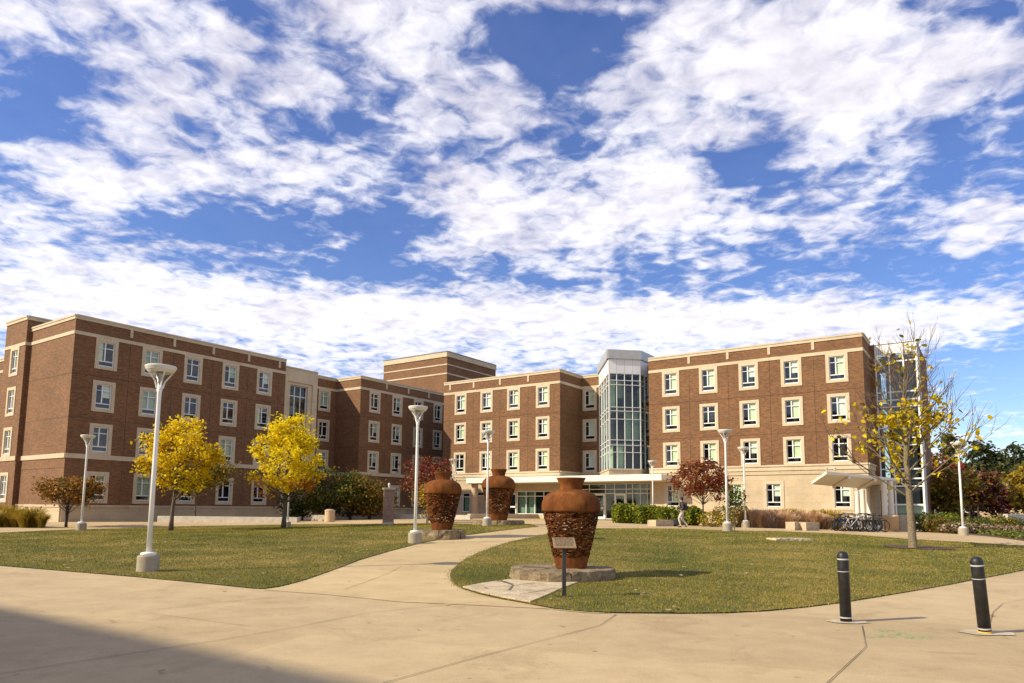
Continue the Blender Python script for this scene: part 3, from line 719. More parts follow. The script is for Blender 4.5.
# right wing
c4 = (-23.87, -20.42, -16.95, -13.50, -10.05); u0 = -26.0
facade((u0, VF), XP, YN, 17.85, 0.0, ZT, [(c-u0, z) for c in c4 for z in RZ]+[(c-u0, 2.95) for c in (-23.83, -18.35, -15.18, -10.03)], [c-u0 for c in (-22.15, -18.69, -15.22, -11.77)], False, stone_to=5.4)
facade((-8.15, VF), YP, XP, 3.7, 0.0, ZT, [], [], True, stone_to=5.4)
facade((-27.6, 61.6), XP, YN, 1.6, 4.8, 15.30, [(0.75, z) for z in RZ], [], False, stone_to=5.4)
# glass stair bay, a box turned 45 degrees with its own cap
bv = [(-33.35, 63.93), (-29.16, 57.82), (-26.92, 59.97), (-26.92, 62.9)]
rows = [5.40, 6.92, 7.57, 8.05, 9.98, 10.73, 11.09, 13.18, 13.60, 14.23]
bay_in = MB()
for (a, c), ncol in zip(zip(bv[:-1], bv[1:]), (4, 4, 3)):
    d = Vector((c[0]-a[0], c[1]-a[1])); L = d.length; S = d/L; N = (S.y, -S.x)
    cols = [0.05+(L-0.10)*i/ncol for i in range(ncol+1)]
    bl = []
    rr = random.Random(int(L*100))
    for z0_, z1_ in ((5.45, 7.5), (8.1, 10.7), (11.1, 13.6)):
        for i in range(ncol):
            if rr.random() < 0.42: bl.append((cols[i]+0.05, cols[i+1]-0.05, z0_ if rr.random() < 0.7 else z0_+0.9, z1_, rr.choice(['blind_green', 'blind_green', 'blind_pale', 'floor_slab'])))
    grid_window('curtain_wall', a, S, N, 0, L, 5.40, 14.23, cols, rows, fw=0.05, d=0.14, blinds=bl)
    b = MB(); wall(b, a, S, N, L, 14.23, 15.60); b.build('metal_panel', 'white_metal', hall)
    b = MB()
    for i in range(1, ncol): wbox(b, a, S, N, L*i/ncol-0.012, L*i/ncol+0.012, 14.25, 15.58, -0.01, 0.004)
    b.build('joint_line', 'grey_metal', hall)
    b = MB(); wbox(b, a, S, N, -0.06, L+0.06, 15.60, 16.45, -0.5, 0.16); b.build('metal_cornice', 'grey_metal', hall)
    b = MB(); wall(b, a, S, N, L, 4.6, 5.40); wbox(b, a, S, N, 0, L, 5.28, 5.395, 0.002, 0.08); b.build('stone_wall', 'limestone', hall)
cb = [(-33.35, 63.93), (-29.16, 57.82), (-26.92, 59.97), (-26.92, 66), (-33.35, 66)]
def shrink(P, k):
    cx = sum(p[0] for p in P)/len(P); cy_ = sum(p[1] for p in P)/len(P); return [(cx+(p[0]-cx)*k, cy_+(p[1]-cy_)*k) for p in P]
for z in (5.42, 7.75, 10.85, 14.3): bay_in.prism(shrink(cb, 0.93), z-0.15, z+0.02)
bay_in.build('floor_slab', 'floor_slab', hall)
b = MB(); b.prism(shrink(cb, 0.72), 5.45, 14.1); b.build('interior_wall', 'interior_dark', hall)
b = MB(); b.prism(shrink(cb, 0.985), 15.9, 16.0); b.build('roof', 'roofing', hall)
# entrance slab canopy with round column and the glazed entrance under it
b = MB(); b.bb((-45.2, 57.2, 4.22), (-23.85, 59.66, 4.78)); b.bb((-35.4, 59.66, 4.225), (-26.03, 63.9, 4.775)); b.build('entrance_canopy', 'canopy_white', hall, bevel=0.03)
b = MB(); b.bb((-45.0, 57.35, 4.16), (-24.0, 59.6, 4.22)); b.build('soffit', 'cast_stone', hall)
b = MB(); b.lathe([(0.36, 0.4), (0.36, 4.16)], 20, (-44.75, 58.1, 0)); b.build('column', 'precast_tan', hall, smooth=False)
O = (-35.45, 61.0)
grid_window('storefront', O, XP, YN, 0.1, 9.4, 0.75, 4.16, [0.13, 1.3, 2.54, 4.30, 5.26, 6.48, 7.13, 7.9, 8.6, 9.37], [0.8, 3.22, 3.62, 4.12], blinds=[(7.3, 9.3, 0.8, 4.1, 'floor_slab')])
door(O, XP, YN, 3.16, 4.26, 0.76, 3.19, -0.07); door(O, XP, YN, 5.30, 6.44, 0.76, 3.19, -0.07)
# glass stair tower at the right end
O = (-7.82, 63.4)
b = MB(); wall(b, (-8.15, 63.38), XP, YN, 0.35, 0, 15.3); b.build('wall', 'brick', hall)
grid_window('curtain_wall', O, XP, YN, 0, 3.05, 0.6, 14.55, [0.06, 1.03, 2.03, 2.99], [0.9, 2.3, 3.75, 4.35, 5.1, 7.0, 7.6, 8.4, 10.1, 10.65, 11.3, 13.8, 14.5], fw=0.11, d=0.14, blinds=[(0.1, 3.0, 1.6, 2.3, 'blind_white'), (1.1, 2.9, 7.6, 8.3, 'blind_green')])
b = MB(); wall(b, O, XP, YN, 3.05, 14.55, 15.28); wbox(b, O, XP, YN, -0.05, 3.1, 15.28, 15.36, -0.4, 0.08); b.build('metal_panel', 'white_metal', hall)
grid_window('curtain_wall', (-4.77, 63.4), YP, XP, 0, 2.2, 0.6, 14.55, [0.05, 1.1, 2.15], [0.9, 4.35, 7.0, 7.6, 10.1, 10.65, 13.8, 14.5], fw=0.085, d=0.14)
b = MB(); wall(b, (-4.77, 63.4), YP, XP, 2.2, 14.55, 15.28); b.build('metal_panel', 'grey_metal', hall)
b = MB(); wall(b, (-4.77, 65.6), YP, XP, 6.5, 0, 15.2); b.build('wall', 'brick', hall)
b = MB()
for z in (4.1, 7.3, 10.4, 14.3): b.bb((-7.6, 63.7, z-0.2), (-4.95, 71, z+0.02))
b.bb((-7.3, 65.4, 0), (-5.3, 71, 14)); b.build('floor_slab', 'floor_slab', hall)
# dark rooms behind the windows and the roofs that close the wings
b = MB(); r_ = MB()
for i, (ua, ub, va, vb) in enumerate([(-79, -59.75, 27.6, 75), (-66.3, -55.85, 24.0, 45.3), (-60.2, -55.84, 52.3, 75.3), (-50.2, -36.05, 60.28, 75), (-45, -26.5, 64.55, 75.1), (-25.5, -8.75, 60.27, 74.9)]):
    b.bb((ua, va, -0.2), (ub, vb, 14.7+0.01*i))
    r_.bb((ua-0.5 if i else ua, va-0.5, 14.86+0.013*i), (ub+0.5, vb, 14.93+0.013*i))
b.build('interior_wall', 'interior_dark', hall)
r_.bb((-66, 65.9, 20.5), (-55.4, 75.9, 20.55)); r_.build('roof', 'roofing', hall)
b = MB(); b.bb((-36, 61.7, 0.3), (-26.3, 63.8, 4.2)); b.build('interior_wall', 'interior_dark', hall)
b = MB(); b.bb((-60, 42.2, 0), (-56.3, 45.8, 14.6)); b.build('interior_wall', 'interior_dark', hall)

# neighbouring hall outside the frame to the left: its roof edge throws the shadow in the lower left corner
nb = thing('neighbouring_hall', B(-34, -25.95), 'brick hall beside the camera whose roof shades the lower left pavement', 'building', rz=BROT)
b = MB(); b.bb((-22, -6.5, -0.3), (26, 6.45, 19.75)); b.build('wall', 'brick', nb)
b = MB(); b.bb((-22.1, -6.6, 19.75), (26.1, 6.55, 20.0)); b.build('coping', 'cast_stone', nb)
b = MB()
for i in range(11):
    for z in (2, 5.2, 8.4, 11.6, 14.8): b.bb((-20.5+i*3.6, 6.44, z), (-19.3+i*3.6, 6.5, z+1.9))
b.build('window', 'window_glass', nb)

# ------------------------------------------------------------------ lamp posts
def make_lamp(loc, label):
    t = thing('street_lamp', loc, label, 'street lamp', 'white lamp posts on the lawns and by the hall')
    b = MB(); b.lathe([(0.255, -0.3), (0.255, 0.37), (0.248, 0.392), (0.23, 0.40)], 40); b.build('concrete_base', 'concrete_cast', t)
    b = MB(); b.lathe([(0.19, 0.40), (0.19, 0.45), (0.18, 0.468), (0.07, 0.49)], 24); b.build('collar', 'white_paint', t, smooth=True)
    b = MB(); b.lathe([(0.064, 0.49), (0.057, 2.5), (0.050, 4.30), (0.054, 4.50), (0.086, 4.72)], 18); b.build('pole', 'white_paint', t, smooth=True)
    b = MB()
    for k in range(4):
        a = math.pi/4+k*math.pi/2; ca, sa = math.cos(a), math.sin(a)
        b.tube([(0.072*ca, 0.072*sa, 4.64), (0.12*ca, 0.12*sa, 4.82), (0.29*ca, 0.29*sa, 5.05)], [0.026, 0.021, 0.018], 6)
    b.build('arm', 'white_paint', t)
    b = MB(); b.lathe([(0.05, 4.78), (0.05, 4.90), (0.10, 4.98), (0.10, 5.05)], 16); b.build('lamp_socket', 'grey_metal', t, smooth=True)
    b = MB(); b.lathe([(0.14, 5.06), (0.26, 5.035), (0.29, 5.045), (0.345, 5.11), (0.375, 5.175), (0.378, 5.20), (0.365, 5.215), (0.25, 5.22), (0.0, 5.22)], 36); b.build('lamp_shade', 'lamp_white', t, smooth=False)
    return t
lamp0 = make_lamp(G(147.5, 571.5), 'tall white lamp post in front of the first yellow tree, nearest of all lamps')
GL = 'white lamp posts on the lawns and by the hall'
dup(lamp0, G(414.8, 543.3), 0.3, 'white lamp post just left of the curved path, before the middle urn', GL)
dup(lamp0, G(487, 526.0), 0.5, 'white lamp post standing in front of the farthest rusty urn', GL)
dup(lamp0, G(727.5, 531.3), 0.2, 'white lamp post at the edge of the right lawn beside the small dark red tree', GL)
dup(lamp0, G(963.5, 535.4), 0.1, 'white lamp post by the right hand walk among the autumn trees', GL)
dup(lamp0, G(81, 530.6), 0.7, 'white lamp post near the left corner of the hall beside the rust coloured shrub', GL)
dup(lamp0, at(745.5, 524, 46)*1.0, 0.4, 'white lamp post close to the stone wall, behind the purple grasses', GL).location.z = hgt(15, 46)
p = gp(653, 53); dup(lamp0, p, 0.4, 'white lamp post behind the clipped hedge by the main entrance', GL, 0.9)
p = gp(452.5, 62); dup(lamp0, p, 0.9, 'far white lamp post behind the middle urn, in front of the sunlit middle wing', GL)
p = G(287.5, 527.2); dup(lamp0, p, 0.9, 'white lamp post half hidden inside the lemon yellow tree', GL, 0.78)

# ------------------------------------------------------------------ rusty urns on stone
def make_urn(loc, label, seed=5):
    t = thing('urn_sculpture', loc, label, 'urn sculpture', 'rusty steel urns on stone bases')
    b = MB(); b.lathe([(0.375, 0.0), (0.384, 0.05), (0.433, 0.265), (0.437, 0.29)], 48, cap=False); b.lathe([(0.37, 0.02), (0.425, 0.27)], 48, cap=False)
    b.build('lower_body', 'rusty_steel', t, smooth=True)
    rr = random.Random(seed); b = MB()
    z = 0.285
    def R(zz): return 0.375+(0.685-0.375)*zz/1.36
    row = 0
    while z < 1.37:
        r = R(z); a = rr.uniform(0, 1)
        n = int(2*math.pi*r/0.102)
        for k in range(n):
            if rr.random() < 0.035 and z < 1.3: continue
            ang = a+2*math.pi*(k+rr.uniform(-.25, .25))/n; L = rr.uniform(0.095, 0.15); hh = rr.uniform(0.031, 0.050)
            tilt = rr.gauss(0, 0.17); zc = z+rr.uniform(-.012, .012); rad = R(zc)+rr.uniform(-0.022, 0.012)
            er = Vector((math.cos(ang), math.sin(ang), 0)); et = Vector((-math.sin(ang), math.cos(ang), 0)); ez = Vector((0, 0, 1))
            c = er*rad+ez*zc; ct, st = math.cos(tilt), math.sin(tilt); ea = et*ct+ez*st; eb = ez*ct-et*st
            out = []
            for x, y in ((-.5, -.05), (-.32, -.42), (.05, -.5), (.34, -.4), (.5, .05), (.3, .42), (-.05, .5), (-.34, .4)):
                out.append((x*L, y*hh))
            twist = rr.uniform(-0.5, 0.7)
            def pt(x, y, d): return c+ea*x+eb*y+er*(d-x*x/(2*max(rad, .2))+y*twist)
            vs = [pt(x, y, -0.008) for x, y in out]+[pt(x, y, 0.006) for x, y in out]+[pt(0, 0, 0.011)]
            m_ = len(out)
            b._add(vs, [tuple(range(m_-1, -1, -1))]+[(i, (i+1) % m_, m_+(i+1) % m_, m_+i) for i in range(m_)]+[(m_+i, m_+(i+1) % m_, 2*m_) for i in range(m_)], 0 if rr.random() < 0.66 else 1)
        z += 0.0345; row += 1
    b.build('woven_body', ['rusty_dark', 'rusty_steel'], t)
    b = MB()
    b.lathe([(0.665, 1.365), (0.705, 1.345), (0.726, 1.40), (0.727, 1.50), (0.712, 1.60), (0.668, 1.70), (0.59, 1.785), (0.48, 1.85), (0.37, 1.885), (0.30, 1.90)], 64, cap=False)
    b.build('shoulder', 'rusty_steel', t, smooth=True)
    b = MB(); b.lathe([(0.285, 1.885), (0.272, 1.94), (0.305, 2.07), (0.356, 2.165), (0.362, 2.19), (0.349, 2.19), (0.295, 2.07), (0.26, 1.95)], 48, cap=False)
    b.build('neck', 'rusty_steel', t, smooth=True)
    b = MB(); b.lathe([(0.36, 0.012), (0.36, 0.02)], 32); b.build('floor_plate', 'rusty_dark', t)
    return t
def stone_block(mb, poly, z0, z1, rr, rough=0.03, n_sub=5, mi=0, top=True):
    """split-faced stone: outline walked at a few heights with random set-back"""
    P = []
    for i, p in enumerate(poly):
        q = poly[(i+1) % len(poly)]; L = math.hypot(q[0]-p[0], q[1]-p[1]); n = max(1, int(L/0.10))
        P += [(p[0]+(q[0]-p[0])*k/n, p[1]+(q[1]-p[1])*k/n) for k in range(n)]
    cx = sum(p[0] for p in P)/len(P); cy_ = sum(p[1] for p in P)/len(P); n = len(P); vs = []
    for k in range(n_sub):
        z = z0+(z1-z0)*k/(n_sub-1)
        for x, y in P:
            d = Vector((x-cx, y-cy_)); L = d.length; d /= max(L, 1e-6); o = rr.uniform(-rough, rough*0.6)-(0.02 if k in (0, n_sub-1) else 0)
            vs.append((x+d.x*o, y+d.y*o, z+(rr.uniform(-rough, rough)*0.4 if 0 < k else 0)))
    vs.append((cx, cy_, z1+0.004)); c = len(vs)-1
    fs = [(k*n+i, k*n+(i+1) % n, (k+1)*n+(i+1) % n, (k+1)*n+i) for k in range(n_sub-1) for i in range(n)]
    fs += [((n_sub-1)*n+i, (n_sub-1)*n+(i+1) % n, c) for i in range(n)]
    mb._add(vs, fs, mi)
def make_plinth(loc, label, r, h, seed, rz=0.0, mat='rough_stone'):
    t = thing('stone_plinth', loc, label, 'stone base', 'rough stone bases under the urns', rz=rz)
    rr = random.Random(seed); cuts = [0.15, 1.25, 2.5, 3.5, 4.45, 5.5, 6.43]
    for a, c in zip(cuts[:-1], cuts[1:]):
        k = 7; out = []
        for i in range(k+1):
            f = a+0.012+(c-a-0.011)*i/k; q = r*(1+0.05*math.sin(3*f+seed)+rr.uniform(-.02, .02)); out.append((q*math.cos(f), q*math.sin(f)))
        out += [(0.06*math.cos((a+c)/2)+0.25*math.cos(c-.05), 0.06*math.sin((a+c)/2)+0.25*math.sin(c-.05)), (0.06*math.cos((a+c)/2)+0.25*math.cos(a+.05), 0.06*math.sin((a+c)/2)+0.25*math.sin(a+.05))]
        b = MB(); stone_block(b, out, -0.2, h+rr.uniform(-.012, .004), rr); b.build('stone', mat, t)
    b = MB(); b.lathe([(0.42, -0.1), (0.42, h-0.02)], 20); b.build('stone_core', mat, t)
    return t
PG = G(560, 583.0)
p0 = Vector((PG.x*1.073, PG.y*1.073, 0)); p0.z = hgt(p0.x, p0.y)
make_plinth(p0, 'broken rough limestone base under the nearest rusty urn, ringed by lawn', 1.30, 0.23, 3, 0.4)
urn0 = make_urn((p0.x+0.27, p0.y+0.02, p0.z+0.225), 'big rusty steel urn nearest the camera, behind the plaque, with woven dark body')
GU = 'rusty steel urns on stone bases'
q = G(441, 541.0); q1 = Vector((q.x*1.055, q.y*1.055, 0)); q1.z = hgt(q1.x, q1.y)
make_plinth(q1, 'layered rough stone base under the urn left of the curved path', 1.05, 0.33, 8, 1.2)
dup(urn0, (q1.x+0.03, q1.y, q1.z+0.325), 2.1, 'rusty steel urn left of the curved path in front of the dark red tree', GU, 1.09)
q = G(499, 525.3); q2 = Vector((q.x*1.03, q.y*1.03, 0)); q2.z = hgt(q2.x, q2.y)
make_plinth(q2, 'low rough stone base under the farthest urn by the entrance plaza', 1.55, 0.26, 12, 0.2)
dup(urn0, (q2.x-0.05, q2.y, q2.z+0.255), 4.0, 'farthest rusty steel urn, behind a lamp post before the entrance canopy', GU, 1.36)

# plaque on its post
g_ = G(564, 597)
t = thing('plaque_stand', g_, 'tilted bronze plaque on a dark square post in front of the nearest urn', 'plaque', rz=0.10)
b = MB(); b.box((0, 0, 0.48), (0.075, 0.05, 1.0)); b.build('post', 'dark_metal', t, bevel=0.004)
b = MB(); b.box((0, 0, 0.008), (0.34, 0.26, 0.02)); b.build('base_plate', 'dark_metal', t)
tm = NT('plaque_bronze'); v = tm.coord('Object', (1, 1, 1)); n = tm.noise(v, 30, 5, 0.7)
tm.base(tm.ramp(n, [(0.3, (0.26, 0.17, 0.085)), (0.7, (0.44, 0.31, 0.17))])); tm.rough(0.42); tm.b.inputs['Metallic'].default_value = 0.35; MAT['plaque_bronze'] = tm.m
M = Matrix.Rotation(RAD(38), 3, 'X')
b = MB(); b.box((0, -0.02, 1.03), (0.44, 0.30, 0.018), rot=M); pl = b.build('plaque', 'plaque_bronze', t, bevel=0.004)
b = MB()
rr = random.Random(4)
for row in range(7):
    y = 0.11-row*0.033; x = -0.18
    while x < 0.17:
        L = min(rr.uniform(0.025, 0.07), 0.18-x)
        c = M@Vector((x+L/2, y, 0.0105))+Vector((0, -0.02, 1.03)); b.box(c, (L, 0.011 if row else 0.02, 0.003), rot=M); x += L+0.014
b.build('lettering', 'dark_metal', pl)

# ------------------------------------------------------------------ bollards
def make_bollard(loc, label, tilt=(0, 0)):
    t = thing('bollard', loc, label, 'bollard'); t.rotation_euler = (tilt[1], tilt[0], 0.3)
    prof = [(0.083, -0.05), (0.083, 0.97), (0.080, 1.01), (0.066, 1.045), (0.035, 1.063), (0.0, 1.068)]
    b = MB(); b.lathe(prof, 32); b.build('sleeve', 'black_plastic', t, smooth=True)
    for z, h in ((0.945, 0.022), (0.757, 0.012), (0.055, 0.022)):
        b = MB(); b.lathe([(0.0835, z-h/2), (0.0862, z-h/2+.002), (0.0862, z+h/2-.002), (0.0835, z+h/2)], 32, cap=False); b.build('reflective_band', 'reflective_white', t, smooth=False)
    return t
p = G(846, 621); make_bollard(p, 'upright black bollard with two white bands beside the green survey paint', (-0.01, 0.0))
p2 = G(985, 632.3); rb = make_bollard(p2, 'leaning black bollard with yellow showing at its foot', (-0.095, 0.02))
b = MB(); b.lathe([(0.088, -0.05), (0.088, 0.022)], 24); b.build('exposed_pipe', 'yellow_paint', rb)
def patch(c, pts, off=-0.001):
    b = MB(); b._add([(c.x+x, c.y+y, off) for x, y in pts], [tuple(range(len(pts)))]); return b
b = patch(p, [(-0.24, -0.15), (-0.12, -0.21), (0.05, -0.23), (0.20, -0.17), (0.33, -0.12), (0.29, -0.02), (0.34, 0.06), (0.16, 0.13), (0.05, 0.19), (-0.14, 0.16), (-0.22, 0.07), (-0.31, 0.03), (-0.27, -0.07)]); tag(b.build('concrete_patch', 'concrete_fresh'), kind='structure')
b = patch(p2, [(-0.26, -0.19), (-0.10, -0.23), (0.10, -0.19), (0.28, -0.21), (0.35, -0.10), (0.41, 0.0), (0.33, 0.15), (0.12, 0.18), (0.02, 0.25), (-0.17, 0.22), (-0.24, 0.12), (-0.37, 0.09), (-0.30, -0.06)]); tag(b.build('concrete_patch', 'concrete_fresh'), kind='structure')

# ------------------------------------------------------------------ stones, walls, bins, pier
def block(name, px0, px1, py, h, depth, mat, label, cat, rz=0.0, bevel=0.02, group=None, gapz=0.0):
    a = G(px0, py); c = G(px1, py); L = (c-a).length; mid = (a+c)/2; ang = math.atan2(c.y-a.y, c.x-a.x)+rz
    n = Vector((-math.sin(ang), math.cos(ang), 0))
    b = MB(); b.box((0, 0, (h-0.2)/2), (L, depth, h+0.2)); o = b.build(name, mat, bevel=bevel)
    o.location = mid+n*depth/2; o.location.z = hgt(o.location.x, o.location.y); o.rotation_euler = (0, 0, ang)
    return tag(o, label, cat, group)
def rock(name, px0, px1, py, h, depth, mat, label, cat, seed, group=None, rz=0):
    a = G(px0, py); c = G(px1, py); L = (c-a).length; mid = (a+c)/2; ang = math.atan2(c.y-a.y, c.x-a.x)+rz; n = Vector((-math.sin(ang), math.cos(ang), 0))
    rr = random.Random(seed); b = MB(); hx, hy = L/2, depth/2
    stone_block(b, [(-hx, -hy), (hx, -hy*rr.uniform(.85, 1)), (hx*rr.uniform(.92, 1), hy), (-hx*rr.uniform(.92, 1), hy)], -0.2, h, rr, 0.022)
    o = b.build(name, mat); o.location = mid+n*hy; o.location.z = hgt(o.location.x, o.location.y); o.rotation_euler = (0, 0, ang); return tag(o, label, cat, group)
block('low_wall', 157, 297, 522.3, 0.42, 0.5, 'white_wall_stone', 'long low pale stone seat wall behind the first yellow tree', 'wall')
block('low_wall', 334, 470, 519.4, 0.40, 0.5, 'white_wall_stone', 'low pale stone wall running behind the brick pier to the middle urn', 'wall')
block('low_wall', 470.8, 545, 518.4, 0.42, 0.5, 'limestone', 'low tan stone wall behind the farthest urn by the canopy', 'wall')
block('stone_bench', 311, 326, 521.0, 0.45, 0.9, 'concrete_cast', 'grey concrete block seat just left of the round tan bin', 'bench')
t = thing('litter_bin', G(329.6, 521.8), 'round tan concrete bin beside the pale low wall near the lemon yellow tree', 'litter bin')
b = MB(); b.lathe([(0.33, -0.05), (0.35, 0.05), (0.35, 0.72), (0.37, 0.74), (0.37, 0.82), (0.34, 0.84)], 28); b.build('body', 'precast_tan', t)
b = MB(); b.lathe([(0.30, 0.842), (0.22, 0.90), (0.0, 0.91)], 24); b.build('lid', 'concrete_cast', t)
pp_ = G(388, 524.6)
t = thing('brick_pier', pp_, 'free standing square speckled brick pier with stone cap and white finial on the lawn edge', 'pier', rz=0.35)
b = MB(); b.bb((-.30, -.30, 0.14), (.30, .30, 2.20)); b.build('shaft', 'brick_speckled', t)
b = MB(); b.bb((-.33, -.33, -.2), (.33, .33, 0.14)); b.build('base', 'white_wall_stone', t, bevel=0.01)
b = MB(); b.bb((-.36, -.36, 2.20), (.36, .36, 2.32)); b.build('cap', 'cast_stone', t, bevel=0.01)
b = MB(); b.lathe([(0.06, 2.32), (0.035, 2.42), (0.07, 2.50), (0.075, 2.56), (0.04, 2.62), (0, 2.64)], 14); b.build('finial', 'white_paint', t, smooth=True)
rock('seat_stone', 777, 785.5, 528.2, 0.44, 0.5, 'cut_stone', 'small tan stone block left of the long seat stones, before the pink grasses', 'stone', 5)
rock('seat_stone', 795, 806, 530.3, 0.48, 0.6, 'cut_stone', 'tan seat stone, left one of the touching pair before the pink grasses', 'stone', 6)
rock('seat_stone', 806.3, 820, 530.6, 0.48, 0.6, 'cut_stone', 'longer tan seat stone nearest the bicycles, right one of the touching pair', 'stone', 7)
rock('seat_stone', 656, 674, 526.3, 0.38, 0.7, 'cut_stone', 'wide tan stone seat before the clipped hedge, left of the walking person', 'stone', 9)
rock('seat_stone', 613, 622, 519, 0.35, 0.5, 'cut_stone', 'small tan stone at the left end of the clipped hedge', 'stone', 13)
b = G(800, 540.3)
rock('stone_slab', 776, 814, 541, 0.09, 0.75, 'flagstone', 'flat pale stone slab lying in the right lawn', 'stone', 10)
t = thing('litter_bin', G(675.8, 526.2), 'small dark bin between the stone seat and the walking person', 'litter bin')
b = MB(); b.lathe([(0.13, -.05), (0.16, 0.36), (0.165, 0.40)], 16); b.build('body', 'dark_metal', t)
b = MB(); b.lathe([(0.17, 0.40), (0.12, 0.45), (0, 0.46)], 16); b.build('lid', 'dark_metal', t)
t = thing('litter_bin', G(891.5, 531.6), 'big round tan concrete bin under the white canopy beside the bicycles', 'litter bin')
b = MB(); b.lathe([(0.43, -.05), (0.44, 0.9), (0.47, 0.92), (0.47, 1.02), (0.42, 1.05)], 40); b.build('body', 'precast_tan', t, smooth=True)
b = MB(); b.lathe([(0.35, 1.052), (0.2, 1.09), (0, 1.10)], 24); b.build('lid', 'concrete_cast', t)

# ------------------------------------------------------------------ tilted white canopy with columns over the bicycles
def PT(px, py, Y): return at(px, py, Y)
can = thing('bicycle_canopy', gp(860, 47), 'tilted white slab canopy on columns over the bicycles at the hall end', 'canopy')
org = can.location.copy()
C1, C2, C3 = PT(811.3, 483.0, 46.0), PT(826.6, 472.6, 43.0), PT(902.5, 480.2, 47.0); C4 = C1+C3-C2
b = MB(); up = Vector((0, 0, 0.085)); q = [c-org for c in (C1, C2, C3, C4)]
b._add([v-up for v in q]+[v+up for v in q], [(3, 2, 1, 0), (4, 5, 6, 7), (0, 1, 5, 4), (1, 2, 6, 5), (2, 3, 7, 6), (3, 0, 4, 7)][:0]+[(0, 1, 2, 3), (7, 6, 5, 4), (4, 5, 1, 0), (5, 6, 2, 1), (6, 7, 3, 2), (7, 4, 0, 3)]); b.build('roof_slab', 'canopy_white', can)
b = MB()
for f in (0.28, 0.62):
    a_ = q[0].lerp(q[3], f); c_ = q[1].lerp(q[2], f); b.tube([a_-up*1.9, c_-up*1.9], 0.09, 6)
b.build('beam', 'canopy_white', can)
def column(px, Y, r, mat='canopy_white'):
    g = gp(px, Y); k = g-org
    # height of the slab above this spot
    n = (q[1]-q[0]).cross(q[3]-q[0]); zt = q[0].z-((k.x-q[0].x)*n.x+(k.y-q[0].y)*n.y)/n.z-0.10
    b = MB(); b.lathe([(r, k.z-0.2), (r, zt)], 18, (k.x, k.y, 0)); b.build('column', mat, can)
for px, Y, r in ((857.5, 49.5, .16), (863, 49.0, .16), (869.5, 48.5, .16), (876, 48.0, .30), (884.8, 46.15, .17), (891.3, 46.45, .17)): column(px, Y, r, 'concrete_cast' if r > .2 else 'canopy_white')
b = MB()
for k in range(2): b.tube([q[1]+Vector((0.15+.5*k, .3, .13)), q[1]+Vector((0.15+.5*k, .3, .32))], 0.07, 8)
b.build('floodlight', 'grey_metal', can)
block('stone_wall', 877, 899, 527.6, 1.25, 0.5, 'limestone', 'chest high stone wall under the canopy columns behind the round bin', 'wall', rz=0.0)
block('stone_wall', 901, 913, 530.8, 1.12, 0.6, 'limestone', 'stone wall end behind the trunk of the nearly bare tree', 'wall')
block('stone_wall', 918, 962, 520.0, 1.0, 0.5, 'limestone', 'long pale stone wall at the foot of the glass stair tower', 'wall')
block('concrete_wall', 1009, 1060, 531, 1.35, 0.4, 'white_wall_stone', 'pale concrete wall at the right edge below the golden tree', 'wall')

# ------------------------------------------------------------------ trees and plants
def leaf_quads(P, size, rg, up=0.35, droop=0.0, aspect=0.62):
    n = len(P)
    nrm = rg.normal(size=(n, 3)); nrm[:, 2] = np.abs(nrm[:, 2])+up; nrm /= np.linalg.norm(nrm, axis=1)[:, None]
    a = rg.normal(size=(n, 3)); a -= nrm*(a*nrm).sum(1)[:, None]; a /= np.linalg.norm(a, axis=1)[:, None]
    b = np.cross(nrm, a); s = (size*rg.uniform(0.6, 1.3, n))[:, None]
    c1, c2 = 0.45, 0.92                                   # pointed six-cornered leaf, a little cupped
    q = [P-a*s, P-a*s*c1-b*s*aspect*c2+nrm*s*0.14, P+a*s*c1-b*s*aspect*c2*.85+nrm*s*0.14, P+a*s*1.1, P+a*s*c1+b*s*aspect*c2*.85+nrm*s*0.14, P-a*s*c1+b*s*aspect*c2+nrm*s*0.14]
    return np.stack(q, 1).reshape(-1, 3)
